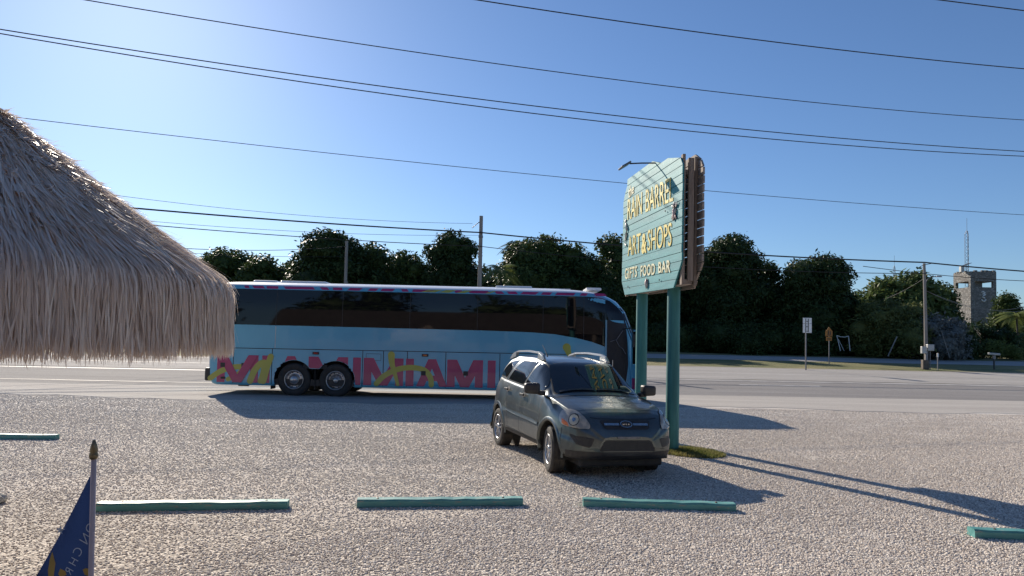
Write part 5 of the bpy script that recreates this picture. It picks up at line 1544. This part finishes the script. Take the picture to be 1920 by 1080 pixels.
t = MB(); t.tube([(0, 0, hgt - .35), (-.22, 0, hgt - .5), (-.62, 0, hgt - .85)], .03, 6)
for k in range(4): t.lathe([(.02, -.02), (.075, 0), (.02, .02)], 10, Matrix.Translation((-.25 - .1 * k, 0, hgt - .53 - .085 * k)) @ Matrix.Rotation(R(-50), 4, 'Y'), close=True)
t.build('insulator', M_dark, pole_a)
t = MB(); t.box((0, 0, hgt - 1.45), (.3, .36, .12)); t.build('clamp', M_alud, pole_a)
# pole with boxes at the right
pb_ = at(1736, 692, 45.5); Yb = 45.5; gb = ground_z(pb_.x, Yb); ptb = at(1733, 494, Yb)
pole_b = thing('utility_pole', 'grey utility pole with two meter boxes and a street light arm on the right verge', 'utility pole', (pb_.x, Yb, gb))
hb = ptb.z - gb
t = MB(); t.tube([(0, 0, -.3), (-.04, 0, hb * .5), (-.12, 0, hb)], [.125, .10, .085], 14); t.build('pole', M_pole, pole_b)
t = MB(); t.box((.12, -.22, 1.45), (.42, .25, .42)); t.build('meter_box', M_boxg, pole_b, bevel=.02)
t = MB(); t.box((-.30, -.2, 1.28), (.30, .22, .46)); t.build('meter_box', M_boxg, pole_b, bevel=.02)
t = MB(); t.box((-.10, -.19, .75), (.16, .1, 1.0)); t.tube([(.14, -.18, 0), (.14, -.18, 1.3)], .03, 8); t.build('conduit', M_alud, pole_b)
t = MB(); t.box((-.18, -.16, .32), (.40, .26, .62)); t.build('cabinet', mat('brown_cabinet', (.10, .075, .06), (.14, .11, .09), 4, .7), pole_b, bevel=.015)
t = MB(); t.tube([(-.09, 0, hb - 1.45), (.1, 0, hb - 1.05), (.35, 0, hb - .88), (.7, 0, hb - .85)], .028, 8); lb_ = t.build('lamp_arm', M_alud, pole_b)
t = MB(); t.box((.85, 0, hb - .84), (.42, .18, .09), taper=.7); t.build('lamp_head', M_boxg, lb_, bevel=.02)
t = MB(); t.tube([(-.12, 0, hb - .1), (.5, 0, hb + .04), (.62, 0, hb)], .025, 6); t.tube([(-.12, 0, hb - .1), (-.4, 0, hb - .22)], .02, 6); t.build('bracket', M_dark, pole_b)
# pole with a brace behind the left trees
pc = at(649.5, 452, 56); gc = ground_z(pc.x, 56)
pole_c = thing('utility_pole', 'short pale utility pole with a leaning brace in front of the wide lumpy tree', 'utility pole', (pc.x, 56, gc)); hc = pc.z - gc
t = MB(); t.lathe([(.15, 0), (.12, hc)], 12, close=True); t.build('pole', M_pole, pole_c)
t = MB(); t.tube([(1.75, 0, 0), (.1, 0, hc * .62)], .07, 8); t.build('brace', M_pole, pole_c)

def wire(label, A, B, sag, r_, m=None, ext=0.0, group='overhead wires across the sky', n=40, exa=0.0):
    A = Vector(A); B = Vector(B); A = A + (A - B) * exa; sag *= (1 + exa) ** 2; d = B - A
    P = []
    for i in range(n + 1):
        f = -ext + (1 + 2 * ext) * i / n
        P.append(A + d * f - Vector((0, 0, sag * 4 * f * (1 - f))))
    t = MB(); t.tube(P, r_, 6); o = t.build('power_line', m or M_wire)
    return tag(o, label, 'power line', group)
wire('highest wire crossing from the top left to the upper right edge', at(160, 0, 15.2), at(1920, 225, 24.6), .35, .012, ext=.35)
wire('upper wire of the close pair sloping across the whole sky', at(0, 55, 17.4), at(1920, 284, 26.2), .42, .015, ext=.3)
wire('lower wire of the close pair sloping across the whole sky', at(0, 63, 17.5), at(1920, 293, 26.4), .52, .015, ext=.3)
wire('wire entering at the top middle and leaving high at the right', at(895, 0, 15.5), at(1920, 129, 18.8), .12, .013, ext=.6)
wire('short wire cutting the top right corner', at(1762, 0, 15.1), at(1920, 20, 15.6), .0, .012, ext=1.2)
wire('thin wire passing behind the upper part of the teal sign', at(5, 217, 26), at(1920, 403, 40.5), .35, .014, ext=.3)
wire('faint wire ending at the tall pole insulator', at(190, 328, 36), at(885, 419, 47.5), .35, .012, exa=.7)
wire('faint wire just under the thick cable at the left', at(290, 392, 38), at(900, 441, 47.6), .25, .012, exa=.7)
cA = at(275, 383, 38.0); cB = at(901, 436, 47.3); cC = at(1733, 492, 45.3); cD = at(1925, 505, 45.5)
wire('thick black cable from the thatch to the tall pole', cA, cB, .10, .048, ext=0, exa=.7)
wire('thick black cable from the tall pole past the sign to the roadside pole', cB, cC, .28, .048)
wire('thick black cable leaving the roadside pole to the right edge', cC, cC + (cD - cC) * 2.5, .15, .045)
wire('second cable from the thatch to the tall pole', at(308, 413, 38), at(901, 462, 47.3), .12, .026, exa=.7)
wire('second cable from the tall pole to the roadside pole', at(901, 462, 47.3), at(1733, 513, 45.3), .45, .024)
wire('second cable leaving the roadside pole to the right edge', at(1733, 513, 45.3), at(1925, 527, 45.5), .05, .022, ext=.6)
wire('third cable from the left to the short pale pole', at(345, 448, 40), at(649, 462, 56), .2, .022, exa=.7)
wire('lowest thin cable from the left to the short pale pole', at(355, 466, 42), at(649, 481, 56), .1, .014, exa=.7)
wire('upper service wire from the roadside pole past the tower', at(1735, 545, 45.4), at(1922, 583, 54), .5, .014, M_wire2, ext=.0)
wire('lower service wire from the roadside pole past the tower', at(1735, 545, 45.4), at(1922, 574, 58), .75, .013, M_wire2, ext=.0)
wire('slack wire from the roadside pole down into the green tree', at(1640, 566, 60), at(1735, 520, 45.4), .2, .009, M_wire2)

def rod(name, label, cat, A, B, r_, m):
    t = MB(); t.tube([A, B], r_, 8); return tag(t.build(name, m), label, cat)
g1, _ = gz_at(1664, 56)
rod('leaning_post', 'pale leaning post under the green round leaved tree', 'post', at(1664, 668, 57), at(1681, 631, 57), .05, M_pole)
rod('guy_wire', 'thin stay slanting down beside the silvery bush', 'stay', at(1780, 671, 56), at(1764, 620, 56), .03, M_pole)

# ------------------------------------------------------------------ signs and street furniture
Ys = 42.3
p = at(1511, 692, Ys); gsn = ground_z(p.x, Ys); ps_t = at(1512, 596, Ys)
rs = thing('road_sign', 'tall narrow white route sign on a grey post at the far kerb', 'road sign', (p.x, Ys, gsn)); hs = ps_t.z - gsn
t = MB(); t.box((-.02, .03, hs * .5), (.075, .05, hs)); t.build('post', M_alud, rs)
M_sw = mat('reflective_white', (.80, .80, .80), (.7, .7, .7), 4, .4); M_sb = mat('black_sign_film', (.02, .02, .02), (.03, .03, .03), 4, .5)
pw = 16.5 / F_PX * Ys
for z0, z1, nm in ((hs - .34, hs, 'plate'), (hs - .92, hs - .355, 'plate')):
    t = MB(); t.box((.05, 0, (z0 + z1) / 2), (pw, .012, z1 - z0)); pl_ = t.build(nm, M_sw, rs, bevel=.005)
Mr = Matrix.Translation((0, -.008, 0)) @ Matrix(((1, 0, 0, 0), (0, 0, -1, 0), (0, 1, 0, 0), (0, 0, 0, 1))) @ Matrix.Scale(-1, 4, (0, 0, 1))
def glyphbars(rects, nm):
    for (x0, x1, z0, z1) in rects:
        t = MB(); t.box(((x0 + x1) / 2, -.010, (z0 + z1) / 2), (x1 - x0, .006, z1 - z0)); t.build(nm, M_sb, rs)
L0, R0 = -.10, .17
glyphbars([(L0 + .03, L0 + .075, hs - .92, hs - .03), (R0 - .09, R0 - .04, hs - .88, hs - .05), (L0 + .08, R0 - .09, hs - .23, hs - .195), (L0 + .08, R0 - .09, hs - .57, hs - .53), (L0 + .08, R0 - .09, hs - .84, hs - .81)], 'numeral_stroke')
Yk = 48.6
p = at(1553.5, 676, Yk); gk = ground_z(p.x, Yk); tk = at(1552, 613, Yk)
ks = thing('school_sign', 'orange pentagon crossing sign with two walking figures above a small plate', 'road sign', (p.x, Yk, gk)); hk = tk.z - gk
M_or = mat('orange_reflective', (.42, .17, .02), (.34, .13, .02), 4, .5)
t = MB(); t.box((.02, .03, hk * .45), (.06, .04, hk * .9)); t.build('post', M_alud, ks)
Mf = Matrix(((1, 0, 0, 0), (0, 0, 1, 0), (0, 1, 0, 0), (0, 0, 0, 1)))
s1 = 13.0 / F_PX * Yk / 2
t = MB(); t.prism([(-s1, hk - .66), (s1, hk - .66), (s1, hk - .30), (0, hk), (-s1, hk - .30)], -.006, .006, Mf); t.build('plate', M_or, ks)
t = MB(); t.prism([(-.20, hk - .97), (.20, hk - .97), (.20, hk - .70), (-.20, hk - .70)], -.006, .006, Mf); t.build('plate', M_or, ks)
t = MB(); t.prism([(-.15, hk - .88), (.15, hk - .88), (.15, hk - .82), (-.15, hk - .82)], -.012, -.007, Mf); t.build('plate_marking', M_sb, ks)
for x, hh in ((-.06, .40), (.08, .34)):
    z0 = hk - .62; t = MB()
    t.prism([(x - .05, z0), (x - .02, z0), (x, z0 + hh * .4), (x + .03, z0), (x + .055, z0), (x + .035, z0 + hh * .5), (x + .05, z0 + hh * .78), (x - .045, z0 + hh * .78), (x - .03, z0 + hh * .5)], -.012, -.007, Mf)
    t.prism([(x + .033 * math.cos(k * .785), z0 + hh * .9 + .04 * math.sin(k * .785)) for k in range(8)], -.012, -.007, Mf)
    t.build('walking_figure', M_sb, ks)
# white frame on the grass
Yg = 58
def P3(u, v, Y=Yg): return at(u, v, Y)
base = P3(1580, 660); gf = thing('goal_frame', 'thin white sagging goal frame on the shaded grass behind the crossing sign', 'goal frame', (base.x, Yg, ground_z(base.x, Yg)))
o0 = Vector(gf.location)
for nm, pts in (('upright', [(1575, 658), (1568, 629)]), ('upright', [(1593, 658), (1590, 630)]), ('crossbar', [(1568, 629), (1575, 631.5), (1583, 632), (1590, 630)]), ('brace', [(1582, 658), (1571, 636)])):
    t = MB(); t.tube([P3(u, v) - o0 for u, v in pts], .03 if nm != 'brace' else .018, 6); t.build(nm, M_white, gf)
# mailbox and marker post
Ym = 47
p = at(1863, 687, Ym); gm_ = ground_z(p.x, Ym); tp_ = at(1862, 661, Ym); hm = tp_.z - gm_
mb_ = thing('mailbox', 'long pale mailbox board on a thin dark post near the right edge', 'mailbox', (p.x, Ym, gm_))
t = MB(); t.box((0, 0, hm * .45), (.07, .07, hm * .9)); t.build('post', M_dark, mb_)
t = MB(); t.box((0, 0, hm - .10), (.68, .32, .15), Matrix.Rotation(R(3), 3, 'Y')); t.build('box', M_boxg, mb_, bevel=.03)
t = MB(); t.box((0, 0, hm - .32), (.16, .12, .26)); t.build('bracket', M_alud, mb_)
p = at(1757.5, 690, 45.2); gg = ground_z(p.x, 45.2); hh = at(1758, 662, 45.2).z - gg
mk = thing('marker_post', 'slim white topped marker post right of the roadside utility pole', 'marker post', (p.x, 45.2, gg))
t = MB(); t.box((0, 0, hh * .4), (.06, .04, hh * .8)); t.build('post', M_alud, mk)
t = MB(); t.box((0, 0, hh * .88), (.10, .05, .26)); t.build('marker_cap', M_sw, mk, bevel=.01)

# ------------------------------------------------------------------ stone tower and garden behind
def stone_mat():
    m, N, L, b = node_mat('rough_tower_stone')
    tc = N.new('ShaderNodeTexCoord').outputs['Object']
    v = N.new('ShaderNodeTexVoronoi'); v.inputs['Scale'].default_value = 3.4; v.feature = 'DISTANCE_TO_EDGE'; L.new(mapping(N, L, tc, (1, 1, 1.5)), v.inputs['Vector'])
    v2 = N.new('ShaderNodeTexVoronoi'); v2.inputs['Scale'].default_value = 3.4; L.new(mapping(N, L, tc, (1, 1, 1.5)), v2.inputs['Vector'])
    sc = N.new('ShaderNodeSeparateColor'); L.new(v2.outputs['Color'], sc.inputs[0])
    c = mixc(N, L, sc.outputs[0], (.17, .165, .16), (.33, .32, .305))
    c = mixc(N, L, mrange(N, L, v.outputs['Distance'], 0, .07), (.11, .10, .09), c)
    c = mixc(N, L, mrange(N, L, noise(N, L, tc, 1.1, 5), .45, .7, 0, .5), c, (.20, .18, .165))
    L.new(c, b.inputs['Base Color']); b.inputs['Roughness'].default_value = .9
    bp = N.new('ShaderNodeBump'); bp.inputs['Strength'].default_value = 1; bp.inputs['Distance'].default_value = .06
    L.new(mrange(N, L, v.outputs['Distance'], 0, .12), bp.inputs['Height']); L.new(bp.outputs[0], b.inputs['Normal'])
    return m
M_stone = stone_mat()
YT = 96.0
cT = at(1819.5, 600, YT); S_ = 3.75
x0 = cT.x; gT = ground_z(x0, YT)
tower = thing('stone_tower', 'square grey stone lookout tower with battlements at the right edge of the trees', 'tower', (x0, YT, gT))
zt_ = at(1819.5, 507, YT).z - gT; zw0 = at(1819.5, 538, YT).z - gT; zw1 = at(1819.5, 527, YT).z - gT
S2 = (1868 - 1819.5) / F_PX * YT
t = MB(); t.box((S2 / 2, S_ / 2, zw0 / 2), (S2, S_, zw0)); t.build('tower_shaft', M_stone, tower)
th_ = .35
def pier(x, y, a, b): 
    t = MB(); t.box((x, y, (zw0 + zw1) / 2), (a, b, zw1 - zw0)); t.build('pier', M_stone, tower)
pier(.30, .20, .60, .40); pier(S2 - .22, .20, .44, .40); pier(.2, S_ - .25, .40, .5); pier(S2 - .2, S_ - .25, .4, .5)
t = MB(); zp = zt_ - .12
for (x, y, a, b) in ((S2 / 2, th_ / 2, S2, th_), (S2 / 2, S_ - th_ / 2, S2, th_), (th_ / 2, S_ / 2, th_, S_ - 2 * th_), (S2 - th_ / 2, S_ / 2, th_, S_ - 2 * th_)): t.box((x, y, (zw1 + zp) / 2), (a, b, zp - zw1))
t.build('parapet', M_stone, tower)
t = MB(); t.box((1.45, 1.1, (zw0 + zw1) / 2), (1.75, .2, zw1 - zw0)); t.build('inner_wall', M_stone, tower)
t = MB(); t.box((S2 / 2, S_ / 2, zw1 + .3), (S2 - 2 * th_ - .01, S_ - 2 * th_ - .01, .12)); t.build('platform', M_stone, tower)
g = random.Random(3)
k = 0
for i in range(7):
    for (x, y) in ((S2 * (i + .5) / 7, th_ / 2), (th_ / 2, S_ * (i + .5) / 7 if 0 < i else 99)):
        if y > 50 or g.random() < .25: continue
        t = MB(); t.box((x, y, zp + g.uniform(.05, .09)), (.42 * g.uniform(.8, 1.1), .3, g.uniform(.10, .26))); t.build('merlon', M_stone, tower)
# the pale seahorse emblem: an S shaped body under a small crest
def em_at(u, v): q = at(u, v, YT); return (q.x - x0, -.04, q.z - gT)
P = [em_at(*q) for q in ((1841, 551), (1845, 553.5), (1842.5, 556), (1840, 559), (1844, 561.5), (1847, 558.5))]
P = [em_at(*q) for q in ((1840.5, 551.5), (1845, 549.5), (1846.5, 552), (1843, 554), (1840.5, 557), (1844.5, 558.5), (1847, 562), (1844.5, 565), (1840.5, 564), (1839.5, 560.5))]
t = MB(); t.tube(P, [.08, .10, .11, .12, .13, .13, .12, .10, .08, .05], 6); t.build('seahorse_emblem', mat('pale_emblem', (.80, .80, .80), (.70, .70, .70), 3, .6), tower, smooth=True)
P = [em_at(*q) for q in ((1838, 548), (1842, 547), (1847, 548.5))]; t = MB(); t.tube(P, [.04, .10, .03], 6); t.build('emblem_crest', MATS['pale_emblem'], tower)
# solar panel on the top
q = at(1822, 494, YT); t = MB(); t.box((q.x - x0, 1.2, q.z - gT), (.95, .9, .05), Matrix.Rotation(R(-22), 3, 'Y')); t.build('solar_panel', M_dark, tower)
t = MB(); t.tube([(q.x - x0, 1.2, zp - .3), (q.x - x0, 1.2, q.z - gT)], .04, 6); t.box((q.x - x0 - .7, 1.2, (q.z - gT + zp) / 2 - .15), (.45, .45, .75)); t.build('roof_equipment', M_boxg, tower)
# lattice masts
def mast(label, u, v, Y, vbase, wd):
    a = at(u, v, Y); gz = ground_z(a.x, Y); H = a.z - gz; zb_ = at(u, vbase, Y).z - gz
    r = thing('lattice_mast', label, 'antenna mast', (a.x, Y, gz), .3, None); legs = []
    for k in range(3):
        an = k * 2.094; legs.append((wd * math.cos(an), wd * math.sin(an)))
        t = MB(); t.tube([(legs[-1][0], legs[-1][1], 0), (legs[-1][0], legs[-1][1], H - 1.2), (0, 0, H - .6)], .035, 5); t.build('leg', M_alud, r)
    t = MB(); z = max(0, zb_ - 4); n = 0
    while z < H - 1.3:
        for k in range(3):
            a_, b_ = legs[k], legs[(k + 1) % 3]; a_, b_ = (a_, b_) if n % 2 else (b_, a_); t.tube([(*a_, z), (*b_, z + .55)], .018, 4)
        z += .55; n += 1
    t.build('lacing', M_alud, r)
    t = MB(); t.tube([(0, 0, H - 1.2), (0, 0, H + 1.4)], .025, 5); t.build('aerial', M_alud, r)
mast('tall thin lattice radio mast rising behind the stone tower', 1812, 425, 112, 520, .30)
mast('short distant antenna mast above the green tree', 1676, 492, 140, 540, .22)
# a low pale rock garden wall and a lifted sunlit branchy shrub in front of the tower
p = at(1850, 640, 74); gz = ground_z(p.x, 74)
rk = thing('garden_wall', 'low sunlit coral rock wall at the foot of the tower', 'wall', (p.x, 74, gz))
t = MB(); g = random.Random(5)
for k in range(16):
    t.box((-2.2 + k * .34 + g.uniform(-.05, .05), g.uniform(-.15, .15), g.uniform(.5, .9)), (.5 * g.uniform(.8, 1.2), .5, g.uniform(1.0, 1.9)), Matrix.Rotation(g.uniform(-.25, .25), 3, 'Y'))
t.build('rockwork', M_stone, rk, bevel=.06)
p = at(1852, 626, 72); gz = ground_z(p.x, 72)
dsb = thing('dead_shrub', 'sunlit bare pale branches in front of the stone tower', 'shrub', (p.x, 72, gz)); hz = p.z - gz + .6
for k in range(16):
    a = g.uniform(0, 6.28); ln = g.uniform(.7, 1.7); P = [(0, 0, hz * .2)]
    P += [(ln * f * math.cos(a) + g.uniform(-.1, .1), ln * f * math.sin(a) * .5, hz * (.35 + .6 * f ** .8) + g.uniform(-.15, .15)) for f in (.4, .7, 1.0)]
    t = MB(); t.tube(P, [.10, .08, .06, .03], 5); t.build('branch', mat('bleached_branch', (.42, .37, .30), (.3, .26, .21), 4, .8), dsb)
# block fence under the trees
pf0, pf1 = at(1290, 640, 63.5), at(1620, 650, 63.5)
fw_ = thing('block_wall', 'low shaded block wall running under the dark trees right of the sign', 'wall', (pf0.x, 63.5, ground_z(pf0.x, 63.5)))
t = MB(); t.box(((pf1.x - pf0.x) / 2, 0, .55), (pf1.x - pf0.x, .2, 1.5)); t.build('wall_face', mat('grey_block', (.16, .155, .15), (.22, .21, .2), 1.5, .9, bump=.5), fw_)
t = MB(); t.box(((pf1.x - pf0.x) / 2, 0, 1.335), (pf1.x - pf0.x + .1, .26, .06)); t.build('coping', MATS['grey_block'], fw_)

# ------------------------------------------------------------------ behind the camera: the shop front and trees that the glass mirrors
shop = thing('shop_building', 'long weathered timber shop with a porch, mirrored in the coach windows', 'shop', (0, -9, 0))
t = MB(); t.box((0, -3, 2.1), (34, 6, 4.2)); t.build('wall', mat('dark_timber_wall', (.13, .095, .07), (.20, .15, .11), 2, .8, bump=.4, stretch=(1, 1, 6)), shop)
t = MB(); t.prism([(-3.2, 4.2), (5.0, 3.2), (5.0, 3.35), (0, 6.6), (-6.8, 4.3)], -18, 18, Matrix(((0, 0, 1, 0), (1, 0, 0, -2.2), (0, 1, 0, 0), (0, 0, 0, 1)))); t.build('roof', mat('rusty_roof', (.07, .052, .042), (.11, .085, .07), 2, .8), shop)
for k in range(11): t = MB(); t.box((-16 + k * 3.2, 2.4, 1.65), (.18, .18, 3.3)); t.build('porch_post', M_woodv, shop)
for k in range(6): t = MB(); t.box((-14 + k * 5.4, .03, 1.9), (1.8, .06, 1.3)); t.build('window', mat('shop_window', (.35, .30, .22), (.2, .18, .15), 2, .3), shop)
for i, (x, y, hw) in enumerate(((-26, -12, 5), (-13, -19, 6), (2, -21, 6.5), (16, -19, 6), (28, -13, 5.5), (40, -6, 5))):
    r = thing('shop_tree', 'tree %s the shop behind the viewpoint' % ['left of', 'behind the left of', 'behind the middle of', 'behind the right of', 'right of', 'far right of'][i], 'tree', (x, y, 0), 0, 'trees behind the viewpoint')
    g = random.Random(i); C = [(g.uniform(-.5, .5) * hw, g.uniform(-.4, .4) * hw, g.uniform(4, 11)) for _ in range(11)]; Rr = [(hw * .5, hw * .45, 2.8)] * 11
    merge_leaf('crown', leaf_cloud(C, Rr, 60, .45, 300 + i), blob_core(C, Rr, i), M_leaf_mid, r)
    t = MB(); t.tube([(0, 0, 0), (.2, 0, 3), (0, 0, 6)], [.35, .28, .15], 8); t.build('trunk', M_bark, r)
